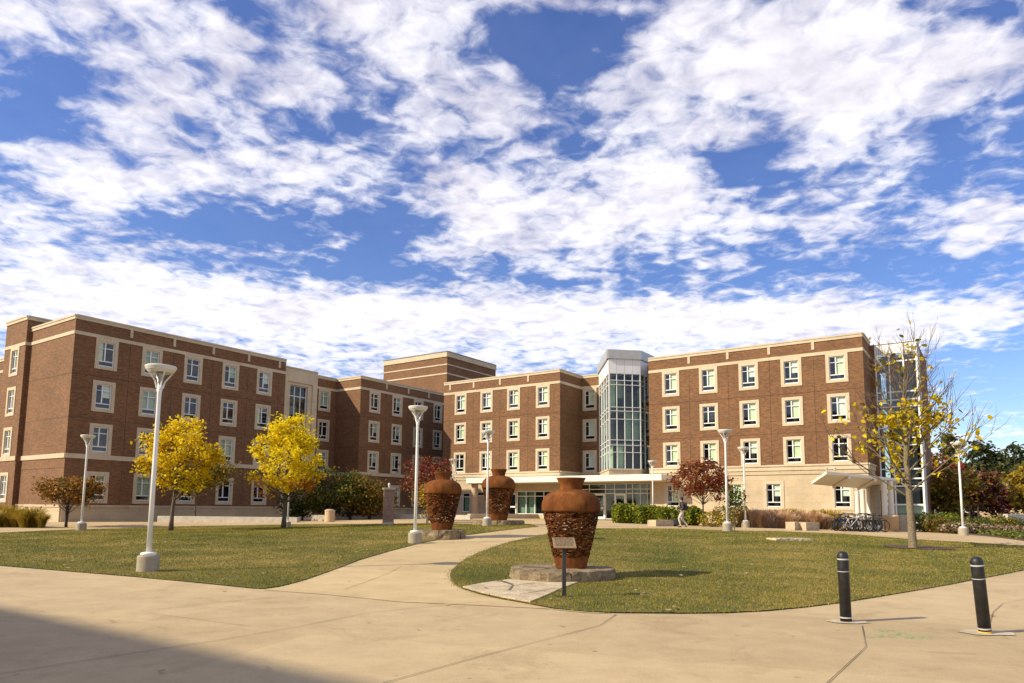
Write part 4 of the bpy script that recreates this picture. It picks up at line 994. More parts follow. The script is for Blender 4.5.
def tree(loc, label, name='tree', group=None, trunk_h=1.7, h=4.6, rx=2.4, ry=None, zc=None, rz=None, mats=('leaf_yellow',), zone=None, n=5200, leaf=0.075, seed=1,
         clumps=60, spread=0.42, bark='bark', r0=0.11, top_pow=1.0, lean=(0, 0), twigs=0, cat='tree', shape=None, inner=0.45, limbs=True, multi=1):
    rg = np.random.default_rng(seed); rr = random.Random(seed); ry = ry or rx
    zc = zc if zc is not None else (trunk_h+h)/2; rz_ = rz if rz is not None else (h-trunk_h)/2*1.02
    t = thing(name, loc, label, cat, group)
    C = []
    while len(C) < clumps:
        d = rg.normal(size=3); d /= np.linalg.norm(d); r = rg.uniform(inner, 1.0)**0.8*rg.uniform(0.86, 1.10)
        p = np.array([d[0]*rx*r, d[1]*ry*r, d[2]*rz_*r])
        if shape:
            k = shape((p[2]/rz_+1)/2); p[0] *= k; p[1] *= k
        C.append(p+[lean[0], lean[1], zc])
    C = np.array(C)
    b = MB()
    for mtr in range(multi):
        ox = rr.uniform(-.25, .25)*(multi > 1); oy = rr.uniform(-.25, .25)*(multi > 1)
        pts = [Vector((ox*.3, oy*.3, -0.15))]; k = 9; top = h*0.86
        for i in range(1, k+1):
            z = top*i/k; f = i/k
            pts.append(Vector((ox*(.3+2.5*f)+lean[0]*f+rr.uniform(-.05, .05)*f*h*.25, oy*(.3+2.5*f)+lean[1]*f+rr.uniform(-.05, .05)*f*h*.25, z)))
        rad = [r0*1.45]+[r0*max(0.10, (1-0.88*(i/k))) for i in range(1, k+1)]
        if multi > 1: rad = [r*0.7 for r in rad]
        b.tube(pts, rad, 9)
        if limbs:
            for c in C[mtr::multi]:
                c = Vector(c); zs = max(trunk_h*0.9, min(top*0.93, c.z-(Vector((c.x, c.y)).length)*rr.uniform(.5, .95))); f = min(0.999, zs/top)*k; i = int(f)
                s = pts[i].lerp(pts[min(i+1, k)], f-i); mid = s.lerp(c, 0.55)+Vector((rr.uniform(-.12, .12), rr.uniform(-.12, .12), rr.uniform(-.02, .16)))
                rb = max(0.012, r0*0.34*(1-zs/top*0.7)); b.tube([s, mid, c], [rb, rb*.6, rb*.25], 5, cap=False)
                for _ in range(twigs):
                    e = c+Vector((rr.gauss(0, .3), rr.gauss(0, .3), rr.uniform(0, .5))); b.tube([mid.lerp(c, rr.random()), e], [rb*.35, .005], 4, cap=False)
    b.build('trunk', bark, t, smooth=True)
    w = rg.uniform(0.5, 1.5, clumps); w /= w.sum(); idx = rg.choice(clumps, n, p=w)
    sg = spread*rg.uniform(0.6, 1.25, clumps)
    off = rg.normal(size=(n, 3))*sg[idx][:, None]*[1, 1, 0.75]
    P = C[idx]+off
    P[:, 2] = np.maximum(P[:, 2], trunk_h*0.72+rg.uniform(0, .3, n)); P[:, 2] = np.where(P[:, 2] > zc+rz_*1.18, zc+rz_*1.18-rg.uniform(0, .6, n), P[:, 2])
    cv = rg.uniform(0, 1, clumps); var = np.clip(0.55*rg.random(n)+0.45*cv[idx], 0, 1)
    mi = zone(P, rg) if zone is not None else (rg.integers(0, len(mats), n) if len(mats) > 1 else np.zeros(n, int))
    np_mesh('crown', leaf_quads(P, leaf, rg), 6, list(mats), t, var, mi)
    return t

GT = 'yellow maples in front of the shaded wing'
p = G(170.5, 530.6)
tree(p, 'round golden yellow tree behind the nearest lamp post', trunk_h=1.75, h=6.3, rx=2.2, zc=4.0, rz=2.05, lean=(0.30, 0), mats=('leaf_yellow', 'leaf_lemon', 'leaf_olive'),
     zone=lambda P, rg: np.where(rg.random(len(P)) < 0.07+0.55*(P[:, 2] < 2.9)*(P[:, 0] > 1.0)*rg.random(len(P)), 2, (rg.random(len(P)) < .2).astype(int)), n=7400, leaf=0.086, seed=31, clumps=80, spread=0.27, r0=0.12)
p = gp(195.5, 53)
tree(p, 'small olive and gold tree peeping out right of the first yellow tree', trunk_h=2.0, h=5.1, rx=2.5, zc=3.6, rz=1.5, mats=('leaf_olive', 'leaf_green_gold', 'leaf_gold'), n=5200, leaf=0.10, seed=32, clumps=40, spread=0.42, r0=0.08)
p = G(283.5, 528.0)
tree(p, 'lemon yellow upright tree with orange lower leaves in front of the stone stair bay', trunk_h=1.6, h=7.0, rx=2.3, zc=4.25, rz=2.75, mats=('leaf_lemon', 'leaf_orange', 'leaf_yellow', 'leaf_olive'),
     zone=lambda P, rg: np.where((P[:, 2] < 2.75+rg.normal(size=len(P))*.25) & (np.abs(P[:, 0]+0.1) > 0.8), 1, np.where(rg.random(len(P)) < np.clip((3.6-P[:, 2])*.35, 0.03, .6), 2, np.where(rg.random(len(P)) < .04, 3, 0))), n=10800, leaf=0.080, seed=35, clumps=105, spread=0.25,
     shape=lambda f: 1.12-0.55*f**2.2, r0=0.13, lean=(0.1, 0))
p = gp(703, 46.5)
tree(p, 'small dark red tree beside the walking person', trunk_h=1.55, h=4.35, rx=1.95, zc=3.05, rz=1.35, mats=('leaf_red', 'leaf_red', 'leaf_rust', 'leaf_red'), n=4600, leaf=0.080, seed=41, clumps=62, spread=0.25, bark='bark_dark', r0=0.065, shape=lambda f: 1.15-0.5*f**2)
p = G(734.5, 530.5)
tree(p, 'young green sapling beside the lamp post at the right lawn edge', trunk_h=1.0, h=2.5, rx=0.55, zc=1.75, rz=0.72, mats=('leaf_green', 'leaf_olive'), n=330, leaf=0.075, seed=43, clumps=16, spread=0.2, r0=0.022, cat='young tree')
p = G(66, 527.0)
tree(p, 'rust coloured spreading small tree at the left corner of the hall', trunk_h=0.9, h=3.2, rx=2.15, ry=1.6, zc=2.3, rz=0.72, mats=('leaf_rust', 'leaf_orange', 'leaf_olive'), zone=lambda P, rg: rg.choice(3, len(P), p=[.62, .2, .18]), n=4200, leaf=0.085, seed=44, clumps=42, spread=0.28, multi=3, r0=0.09, bark='bark_dark')
# shrubby trees in the corner behind the lemon yellow tree
for i, (px, Y, hh, rx, ms, lab) in enumerate([(303, 61, 3.8, 2.0, ('leaf_dark_green', 'leaf_olive'), 'dark green shrubby tree in the shade right behind the lemon yellow tree'),
        (328, 59, 4.5, 2.4, ('leaf_green', 'leaf_green_gold'), 'bright green shrubby tree between the lemon yellow tree and the low wall'),
        (350, 60, 3.9, 2.2, ('leaf_green_gold', 'leaf_rust', 'leaf_green'), 'green and gold shrubby tree in the corner of the wings'),
        (370, 60, 3.0, 1.8, ('leaf_rust', 'leaf_green_gold'), 'rust and olive shrub just left of the brick pier')]):
    tree(gp(px, Y), lab, group='shrubby trees in the corner of the wings', trunk_h=0.35, h=hh, rx=rx, zc=hh*.52, rz=hh*.50, mats=ms, n=4600, leaf=0.11, seed=50+i, clumps=45, spread=0.42, multi=3, r0=0.10, bark='bark_dark')
tree(gp(429, 52), 'deep red tree behind the middle urn', trunk_h=1.2, h=4.4, rx=1.6, zc=2.85, rz=1.6, mats=('leaf_red', 'leaf_purple', 'leaf_crimson', 'leaf_rust'), n=4200, leaf=0.085, seed=60, clumps=52, spread=0.36, r0=0.09, bark='bark_dark')
tree(gp(427, 46.5), 'yellow leaved shrub below the deep red tree, left of the middle urn', name='shrub', trunk_h=0.3, h=2.6, rx=0.9, zc=1.5, rz=1.0, mats=('leaf_gold', 'leaf_yellow', 'leaf_green_gold'), n=900, leaf=0.085, seed=61, clumps=22, spread=0.25, r0=0.04, cat='shrub', multi=2)

# the nearly bare tree at the right
def bare_tree(loc):
    t = thing('tree', loc, 'tall nearly bare tree with thin yellow leaves and bare upper twigs on the right lawn', 'tree')
    rr = random.Random(77); b = MB(); tw = MB(); tips = []
    pts = [Vector((0, 0, -0.1)), Vector((0, 0, 0.08)), Vector((-0.02, 0, 1.2)), Vector((-0.03, 0.02, 2.4)), Vector((-0.08, 0.0, 3.7)), Vector((0.0, 0.05, 5.0)), Vector((-.06, 0, 6.2)), Vector((0.04, .03, 7.2)), Vector((0.06, 0, 8.1))]
    rad = [0.21, 0.165, 0.135, 0.12, 0.10, 0.078, 0.05, 0.026, 0.008]
    b.tube(pts, rad, 12)
    def on(z):
        for a, c in zip(pts[:-1], pts[1:]):
            if a.z <= z <= c.z: return a.lerp(c, (z-a.z)/(c.z-a.z))
        return pts[-1]
    def grow(p, d, L, r, depth):
        n = 4; q = [p]; dd = d.copy()
        for i in range(n):
            dd = (dd+Vector((rr.gauss(0, .10), rr.gauss(0, .10), rr.gauss(0.07, .05)))).normalized(); q.append(q[-1]+dd*L/n)
        (b if r > 0.02 else tw).tube(q, [max(0.004, r*(1-0.75*i/n)) for i in range(n+1)], 6 if r > .02 else 4, cap=False)
        for i in range(1, n+1): tips.append((q[i], depth))
        if depth == 0: return
        for k in range(rr.randint(4, 6) if depth > 1 else rr.randint(3, 4)):
            f = rr.uniform(0.3, 1.0)*n; i = min(n-1, int(f)); s = q[i].lerp(q[i+1], f-i)
            ax = dd.orthogonal().normalized(); ax.rotate(Matrix.Rotation(rr.uniform(0, 6.28), 3, dd))
            nd = (dd*rr.uniform(.75, 1.1)+ax*rr.uniform(.35, .75)+Vector((0, 0, .18))).normalized(); grow(s, nd, L*rr.uniform(.42, .68), r*0.5, depth-1)
    z = 2.1; a = 0.6
    while z < 7.6:
        f = (z-2.1)/5.5; L = (3.0-1.5*f)*rr.uniform(.75, 1.12); a += 2.4+rr.uniform(-.4, .4)
        up = 0.70+0.8*f+rr.uniform(-.1, .25)
        grow(on(z), Vector((math.cos(a), math.sin(a), up)).normalized(), L, 0.042-0.022*f, 2); z += rr.uniform(.11, .22)
    o = b.build('trunk', 'bark_pale', t, smooth=True); tw.build('twigs', 'twig', t)
    rg = np.random.default_rng(5); P = []
    for q, d in tips:
        pz = 0.97 if 2.3 < q.z < 5.5 else (0.42 if q.z < 6.2 else 0.04)
        r = math.hypot(q.x, q.y); pz *= 1.0 if r < 1.25 else (0.42 if r < 1.8 else 0.14)
        if q.x > 0: pz *= 1.15
        while rr.random() < pz: P.append((q.x+rr.gauss(0, .10), q.y+rr.gauss(0, .10), q.z+rr.gauss(-.04, .10))); pz *= 0.76
    P = np.array(P); n = len(P); print('bare tree leaves', n)
    np_mesh('crown', leaf_quads(P, 0.098, rg, up=0.1, aspect=0.75), 6, ['leaf_yellow', 'leaf_lemon', 'leaf_green_gold'], t, rg.random(n), rg.choice(3, n, p=[.34, .40, .26]))
    return t
bt = bare_tree(G(913, 548.5)); bt.scale = (0.98, 0.98, 0.925)

# hedge, shrubs, grasses
def shrub(name, loc, rx, ry, h, mats, n, leaf, seed, label, cat, group=None, rz=0.0, box=False):
    rg = np.random.default_rng(seed); t = thing(name, loc, label, cat, group, rz=rz)
    m_ = n; P = rg.uniform(-1, 1, (m_*3, 3)); ex = 4 if box else 2.2
    r = (np.abs(P)**ex).sum(1); P = P[(r < 1) & (r > 0.25)][:m_]
    nb_ = 1+0.16*np.sin(P[:, 0]*7+seed)*np.cos(P[:, 1]*6+1.7*seed)+rg.normal(size=len(P))*0.03
    P = P*nb_[:, None]*[rx, ry, h*0.52]+[0, 0, h*0.50]; P[:, 2] = np.maximum(P[:, 2], 0.02)
    b = MB(); rr = random.Random(seed)
    for k in range(6):
        a = rr.uniform(0, 6.28); b.tube([(0.1*rx*math.cos(a), 0.1*ry*math.sin(a), -.1), (rx*.5*math.cos(a), ry*.5*math.sin(a), h*.6)], [.03, .01], 5)
    b.build('stem', 'bark_dark', t)
    np_mesh('foliage', leaf_quads(P, leaf, rg), 6, list(mats), t, rg.random(len(P)), rg.integers(0, len(mats), len(P))); return t
for i, (px0, px1, Y, hh, lab) in enumerate([(613, 636, 52.5, 1.35, 'clipped green hedge bush at the left end of the row by the entrance'), (634, 658, 51.5, 1.25, 'yellowish green clipped hedge bush in the middle of the row by the entrance'),
                                       (655, 681, 50.5, 1.2, 'clipped green hedge bush right behind the walking person'), (679, 703, 49.0, 1.3, 'rounded green bush between the walking person and the dark red tree')]):
    a, c = gp(px0, Y), gp(px1, Y); mid = (a+c)/2; mid.z = hgt(mid.x, mid.y)
    shrub('hedge_bush', mid, (c-a).length/2*1.05, 1.0, hh, ('leaf_hedge', 'leaf_hedge', 'leaf_hedge', 'leaf_green'), 4600, 0.075, 70+i, lab, 'hedge bush', 'clipped bushes by the entrance', box=(i < 3))
for i, (px, Y, rx, hh, ms, lab) in enumerate([(712, 46, 0.9, 1.0, ('leaf_gold', 'leaf_hedge'), 'low yellow flowering shrub right of the dark red tree'), (724, 46.5, 0.9, 1.35, ('leaf_yellow', 'leaf_hedge'), 'yellow flowering plant behind the lamp post at the lawn edge'),
        (738, 47, 0.9, 1.45, ('leaf_gold', 'leaf_yellow', 'leaf_hedge'), 'tall yellow flowering plant against the pale stone wall, left of the pink grasses'), (812, 53, 1.6, 1.2, ('leaf_gold', 'leaf_yellow'), 'golden plants against the stone wall behind the bicycles')]):
    shrub('flowering_shrub', gp(px, Y), rx, 0.7, hh, ms, 800, 0.06, 80+i, lab, 'shrub')
def grass_tuft(name, loc, r, h, mat, n, seed, label, group, cat='ornamental grass'):
    rg = np.random.default_rng(seed); t = thing(name, loc, label, cat, group)
    a = rg.uniform(0, 6.283, n); s = rg.uniform(0, .35, n)*r; out = rg.uniform(0.15, 1, n)*r; L = h*rg.uniform(.6, 1.05, n); da = a+rg.normal(size=n)*.5
    x0, y0 = s*np.cos(a), s*np.sin(a); x1, y1 = x0+out*.45*np.cos(da), y0+out*.45*np.sin(da); x2, y2 = x0+out*np.cos(da), y0+out*np.sin(da)
    w = rg.uniform(.006, .013, n); px_, py_ = -np.sin(da+.9)*w, np.cos(da+.9)*w
    z0 = np.zeros(n); z1 = L*.68; z2 = L*(1-0.25*(out/r)**2)
    q1 = np.stack([np.stack([x0-px_, y0-py_, z0], 1), np.stack([x0+px_, y0+py_, z0], 1), np.stack([x1+px_, y1+py_, z1], 1), np.stack([x1-px_, y1-py_, z1], 1)], 1)
    q2 = np.stack([np.stack([x1-px_, y1-py_, z1], 1), np.stack([x1+px_, y1+py_, z1], 1), np.stack([x2+px_*1.6, y2+py_*1.6, z2], 1), np.stack([x2-px_*1.6, y2-py_*1.6, z2], 1)], 1)
    var = rg.random(n)*.6+rg.random()*.4
    np_mesh('blades', np.concatenate([q1, q2]).reshape(-1, 3), 4, mat, t, np.concatenate([var, var])); return t
rr = random.Random(9)
for i, px in enumerate(range(742, 826, 6)):
    for k in range(2):
        Y = 46.8+k*1.4+rr.uniform(-.4, .4); pm = 'grass_mauve' if (i+k) % 4 == 1 and px < 800 else 'grass_pink'
        grass_tuft('ornamental_grass', gp(px+rr.uniform(-2, 2)+2*k, Y), rr.uniform(.5, .7), rr.uniform(.95, 1.25), pm, 420, 100+i*2+k,
                   'mauve tinged clump in the bed of pink grasses behind the seat stones' if pm == 'grass_mauve' else 'pinkish tan clump in the bed of tall grasses behind the seat stones', 'tall grasses behind the seat stones')
for i, px in enumerate((786, 796, 818, 826, 834)):
    grass_tuft('ornamental_grass', gp(px, 50+rr.uniform(-.5, .5)), .7, 1.35, 'grass_gold', 420, 140+i, 'golden grass clump against the stone wall behind the pink grasses', 'golden grasses at the stone wall')
for i, px in enumerate((-6, 3, 11, 19, 27, 34)):
    g1 = gp(px, 43.5+rr.uniform(-.5, .9)); grass_tuft('ornamental_grass', g1, .8, rr.uniform(1.05, 1.4), 'grass_gold', 520, 150+i, 'golden green grass clump in the row at the left edge before the stair block', 'golden grasses at the left edge')
grass_tuft('ornamental_grass', gp(43.5, 43), .45, 0.95, 'grass_gold', 300, 160, 'small golden grass clump standing alone left of the rust coloured tree', 'golden grasses at the left edge')

# right hand planting and the trees beyond
for i, (px, Y, rx, hh, ms, lab) in enumerate([(925, 47, 1.2, 1.25, ('leaf_green_gold', 'leaf_green'), 'green and gold shrub right of the bare tree trunk'), (938, 46, 1.0, 0.95, ('leaf_olive', 'leaf_rust'), 'olive shrub before the pale wall under the orange tree'),
        (948, 49, 1.0, 1.3, ('leaf_green', 'leaf_hedge'), 'fresh green shrub left of the right hand lamp post'), (958, 44, 1.2, 0.7, ('grass_mauve', 'leaf_olive'), 'greyish low shrub behind the right hand lamp base'), (985, 44.5, 1.5, 0.6, ('grass_mauve', 'leaf_olive'), 'greyish low shrub right of the right hand lamp base'),
        (1004, 44, 1.4, 0.55, ('grass_mauve', 'leaf_rust'), 'brownish low shrub before the concrete wall'), (974, 51, 1.5, 0.9, ('leaf_green', 'leaf_olive'), 'olive green shrub behind the grey shrubs, right of the lamp'), (996, 52, 1.5, 1.2, ('grass_gold', 'leaf_olive', 'leaf_green'), 'straw gold shrub left of the concrete wall'), (1012, 54, 1.3, 1.0, ('leaf_olive', 'leaf_green'), 'dark olive shrub beside the concrete wall')]):
    shrub('shrub', gp(px, Y), rx, 0.9, hh, ms, 1100, 0.075, 170+i, lab, 'shrub', 'shrubs in the bed at the right')
V = []; var = []
Pg = scatter(xy([(968, 533), (1000, 537.5), (1030, 541), (1090, 546), (1090, 534), (1030, 533), (990, 529), (972, 529.5)]), 60); n = len(Pg)
Pz = np.stack([Pg[:, 0], Pg[:, 1], H(Pg[:, 0], Pg[:, 1])+rng.uniform(.03, .28, n)], 1)
tag(np_mesh('ground_cover', leaf_quads(Pz, 0.09, rng), 6, 'ground_cover_green', var=rng.random(n)), 'low bright green ground cover along the right hand walk', 'ground cover', kind='stuff')
far = [(944, 60, 'tree', 5.0, 2.7, 1.5, ('leaf_rust', 'leaf_gold', 'leaf_olive', 'leaf_rust'), 'orange brown spreading tree before the glass stair tower', 1),
       (936, 92, 'tree', 9.0, 3.2, 2.4, ('leaf_crimson', 'leaf_red'), 'crimson tree rising behind the orange brown tree', 1),
       (973, 100, 'tree', 8.0, 3.4, 2.6, ('leaf_rust', 'leaf_olive', 'leaf_rust'), 'wide rust coloured tree behind the right hand lamp post', 2),
       (955, 135, 'pine_tree', 17.2, 3.6, 4.0, ('leaf_dark_green', 'leaf_olive'), 'tall dark pine just right of the lamp head', 0), (983, 130, 'pine_tree', 16.4, 3.8, 5.0, ('leaf_dark_green',), 'tall dark pine in the middle of the far trees', 0),
       (1001, 140, 'pine_tree', 14.2, 4.0, 5.0, ('leaf_dark_green', 'leaf_olive'), 'dark pine with a rounded top beyond the brick house', 0), (1018, 120, 'pine_tree', 13.5, 4.0, 5.0, ('leaf_dark_green',), 'dark pine at the right edge of the photo', 0), (1040, 125, 'pine_tree', 14, 4.5, 4.0, ('leaf_dark_green',), 'dark pine just past the right edge', 0),
       (992, 88, 'tree', 5.6, 3.2, 1.3, ('leaf_purple', 'leaf_red'), 'dark purple leaved tree left of the brick house', 1), (1034, 70, 'tree', 6.6, 2.5, 1.5, ('leaf_gold', 'leaf_green_gold', 'leaf_gold'), 'golden tree above the concrete wall at the right edge', 1),
       (958, 85, 'tree', 5.5, 2.6, 1.2, ('leaf_green', 'leaf_olive'), 'small green tree behind the right hand lamp post', 1), (969, 80, 'tree', 5.2, 1.0, 2.6, ('leaf_crimson',), 'little bright scarlet tree right of the lamp post', 1), (978, 78, 'tree', 6.0, 2.2, 2.4, ('leaf_rust', 'leaf_purple'), 'brown leaved young tree right of the scarlet tree', 1),
       (1008, 150, 'tree', 8.5, 7, 1.6, ('leaf_olive', 'leaf_rust'), 'broad olive tree far behind the purple tree', 2), (925, 125, 'tree', 9, 7, 1.6, ('leaf_olive', 'leaf_rust'), 'broad olive tree far behind the glass stair tower', 2), (1060, 90, 'tree', 8, 4.5, 2, ('leaf_gold', 'leaf_olive'), 'tall gold tree just past the right edge', 1)]
for i, (px, Y, nm, hh, rx, th, ms, lab, sh) in enumerate(far):
    loc = gp(px, Y)
    tree(loc, lab, name=nm, group='trees beyond the right end of the hall', trunk_h=th, h=hh, rx=rx, zc=(th+hh)/2, rz=(hh-th)/2, mats=ms, n=2300 if sh != 2 else 2600, leaf=0.10+0.0016*Y, seed=200+i, clumps=40 if sh else 30, spread=rx*(0.19 if sh else 0.15), r0=0.06+hh*.012,
         shape=(lambda f: 1.25-0.85*f) if nm == 'pine_tree' else None, bark='bark_dark', inner=0.3)
# house and car glimpsed at the right edge
hs = thing('brick_house', gp(1024, 108), 'low tan brick house glimpsed at the right edge between the trees', 'house', rz=-0.5)
b = MB(); b.bb((-7, -5, -.5), (9, 5, 5.4)); b.build('wall', 'precast_tan', hs)
b = MB(); b.prism([(-7.6, -5.6), (9.6, -5.6), (9.6, 5.6), (-7.6, 5.6)], 5.4, 5.75); b.bb((-6, -4, 5.75), (8, 4, 6.3)); b.build('roof', 'roofing', hs)
for x in (-5, -1.5, 2, 5.5):
    b = MB(); b.bb((x, -5.06, 2.6), (x+1.3, -4.9, 4.2)); w = b.build('window', 'white_frame', hs); b = MB(); b.bb((x+.1, -5.09, 2.7), (x+1.2, -5.06, 4.1)); b.build('pane', 'dark_metal', w)
simple('car_paint', (0.05, 0.055, 0.07), 0.25, 0.05, 2)
car = thing('parked_car', gp(966, 92), 'dark car parked between the trees behind the right hand lamp post', 'car', rz=-0.35)
def car_body(car):
    prof = [(-2.2, .35), (-2.25, .75), (-2.1, .95), (-1.25, 1.02), (-0.65, 1.42), (0.75, 1.45), (1.5, 1.02), (2.1, .98), (2.25, .7), (2.2, .35)]
    def ext(p, w, name, mat, par):
        b = MB(); n = len(p); vs = [(x, -w, z) for x, z in p]+[(x, w, z) for x, z in p]
        b._add(vs, [tuple(range(n)), tuple(range(2*n-1, n-1, -1))]+[(i, n+i, n+(i+1) % n, (i+1) % n) for i in range(n)]); return b.build(name, mat, par, bevel=.04)
    ext(prof, .86, 'body', 'car_paint', car)
    for s in (-1, 1):
        b = MB(); b._add([(x, s*.885, z) for x, z in [(-1.1, 1.02), (-.6, 1.36), (.7, 1.38), (1.3, 1.02)]], [(0, 1, 2, 3)]); b.build('window', 'dark_metal', car)
        b = MB(); b.bb((-2.27, s*.72-.14, .66), (-2.2, s*.72+.14, .82)); b.build('headlight', 'reflective_white', car)
        for x in (-1.4, 1.4):
            b = MB(); b.torus((x, s*.8, .33), .25, .085, n=20); w = b.build('wheel', 'rubber', car); b = MB(); b.tube([(x, s*.8-.05, .33), (x, s*.8+.07, .33)], .2, 14); b.build('rim', 'steel', w)
car_body(car)

# ------------------------------------------------------------------ bicycles
simple('bike_black', (0.02, 0.02, 0.022), 0.35, 0.1, 5); simple('bike_blue', (0.03, 0.05, 0.13), 0.35, 0.1, 5); simple('bike_white', (0.62, 0.62, 0.62), 0.35, 0.05, 5); simple('bike_red', (0.20, 0.03, 0.025), 0.35, 0.1, 5); simple('bike_grey', (0.07, 0.07, 0.075), 0.35, 0.1, 5)
def make_bike(loc, label, col, rz, lean=0.08):
    t = thing('bicycle', loc, label, 'bicycle', 'bicycles parked under the canopy', rz=rz); t.rotation_euler = (lean, 0, rz)
    for x in (-0.52, 0.52):
        b = MB(); b.torus((x, 0, .34), .325, .021, n=28, k=6); w = b.build('wheel', 'rubber', t, smooth=True)
        b = MB(); b.torus((x, 0, .34), .298, .010, n=28, k=5); b.build('rim', 'dark_steel', w)
        b = MB()
        for k in range(9):
            a = 2*math.pi*k/9; b.tube([(x, 0, .34), (x+.295*math.cos(a), 0, .34+.295*math.sin(a))], .0022, 3)
        b.tube([(x, -.05, .34), (x, .05, .34)], .018, 8); b.build('spokes', 'dark_steel', w)
    A, S_, Hd, R_, F_ = (-0.10, 0, .29), (-0.23, 0, .80), (0.36, 0, .83), (-0.52, 0, .34), (0.52, 0, .34)
    b = MB(); Hl = (0.385, 0, .72)
    for p, q, r in ((A, S_, .016), (A, Hl, .018), ((-.215, 0, .74), Hd, .016), (Hl, (0.33, 0, .92), .017)): b.tube([p, q], r, 8)
    for s in (-1, 1):
        b.tube([(A[0], .02*s, A[2]), (R_[0], .05*s, R_[2])], .010, 6); b.tube([(-.215, .02*s, .75), (R_[0], .05*s, R_[2])], .009, 6); b.tube([(.39, .025*s, .70), (.45, .045*s, .5), (F_[0], .05*s, F_[2])], .011, 6)
    b.build('frame', col, t)
    b = MB(); b.tube([S_, (-.255, 0, .90)], .013, 8); b.box((-.26, 0, .925), (.25, .13, .05), taper=.75); b.build('saddle', 'bike_black', t, bevel=.01)
    b = MB(); b.tube([(.33, 0, .92), (.36, 0, .99)], .014, 8); b.tube([(.28, -.28, 1.0), (.37, -.18, .995), (.38, 0, .99), (.37, .18, .995), (.28, .28, 1.0)], .012, 8)
    h = b.build('handlebar', 'bike_black', t)
    for s in (-1, 1):
        g = MB(); g.tube([(.30, .255*s, 1.0), (.22, .31*s, 1.0)], .018, 8); g.build('grip', 'rubber', h)
    b = MB(); b.tube([(A[0], .035, A[2]), (A[0], .05, A[2])], .09, 16)
    for s in (-1, 1): b.tube([(A[0], .055*s, A[2]), (A[0]+.12*s, .07*s, A[2]-.11*s)], .010, 5); b.box((A[0]+.12*s, .12*s, A[2]-.11*s), (.08, .09, .02))
    b.build('crank', 'steel', t); return t
br_ = random.Random(12)
GB = 'bicycles parked under the canopy'
protos = {}
spec = [(834, 45.4, 'bike_grey', 1.1, 'leftmost bicycle of the row, standing a little apart with its wheel toward the camera'), (841, 44.8, 'bike_blue', .5, None), (845, 44.4, 'bike_black', .8, None), (848.5, 44.9, 'bike_blue', .2, None),
        (851, 43.9, 'bike_white', .25, 'bicycle with a pale frame at the front of the row'), (855, 45.6, 'bike_black', 1.0, None), (859, 44.3, 'bike_black', .15, None), (863, 45.0, 'bike_red', .7, 'bicycle with a dark red frame amid the black ones'),
        (866, 43.9, 'bike_grey', .4, 'grey framed bicycle right of the middle of the row, leaning steeply'), (869, 44.6, 'bike_black', .3, None), (873, 45.4, 'bike_grey', .9, None), (876, 44.2, 'bike_black', .2, 'rightmost bicycle, next to the round tan bin'), (852, 46.3, 'bike_black', .4, None), (861, 46.4, 'bike_blue', .2, None), (869, 46.5, 'bike_black', .6, None), (842, 46.2, 'bike_black', .3, None)]
for px, Y, col, rz, lab in spec:
    Y -= 1.3
    lab = lab or {'bike_black': 'black bicycle crowded among the others under the canopy', 'bike_blue': 'dark blue bicycle crowded among the others under the canopy', 'bike_grey': 'grey bicycle near the right end of the crowded row'}[col]
    ln = br_.uniform(-.16, .16)
    if col not in protos: protos[col] = make_bike(gp(px, Y), lab, col, rz, ln)
    else: o = dup(protos[col], gp(px, Y), rz, lab, GB, 1.08); o.rotation_euler = (ln, 0, rz+(math.pi if br_.random() < .4 else 0))
rk = thing('bicycle_rack', gp(857, 44.4), 'low steel hoop rack under the crowded bicycles', 'bicycle rack', rz=.1)
for i in range(6):
    b = MB(); x = -1.9+i*.7; b.tube([(x, -.3, -.05), (x, -.3, .65), (x, -.2, .8), (x, .2, .8), (x, .3, .65), (x, .3, -.05)], .025, 8); b.build('hoop', 'dark_steel', rk)

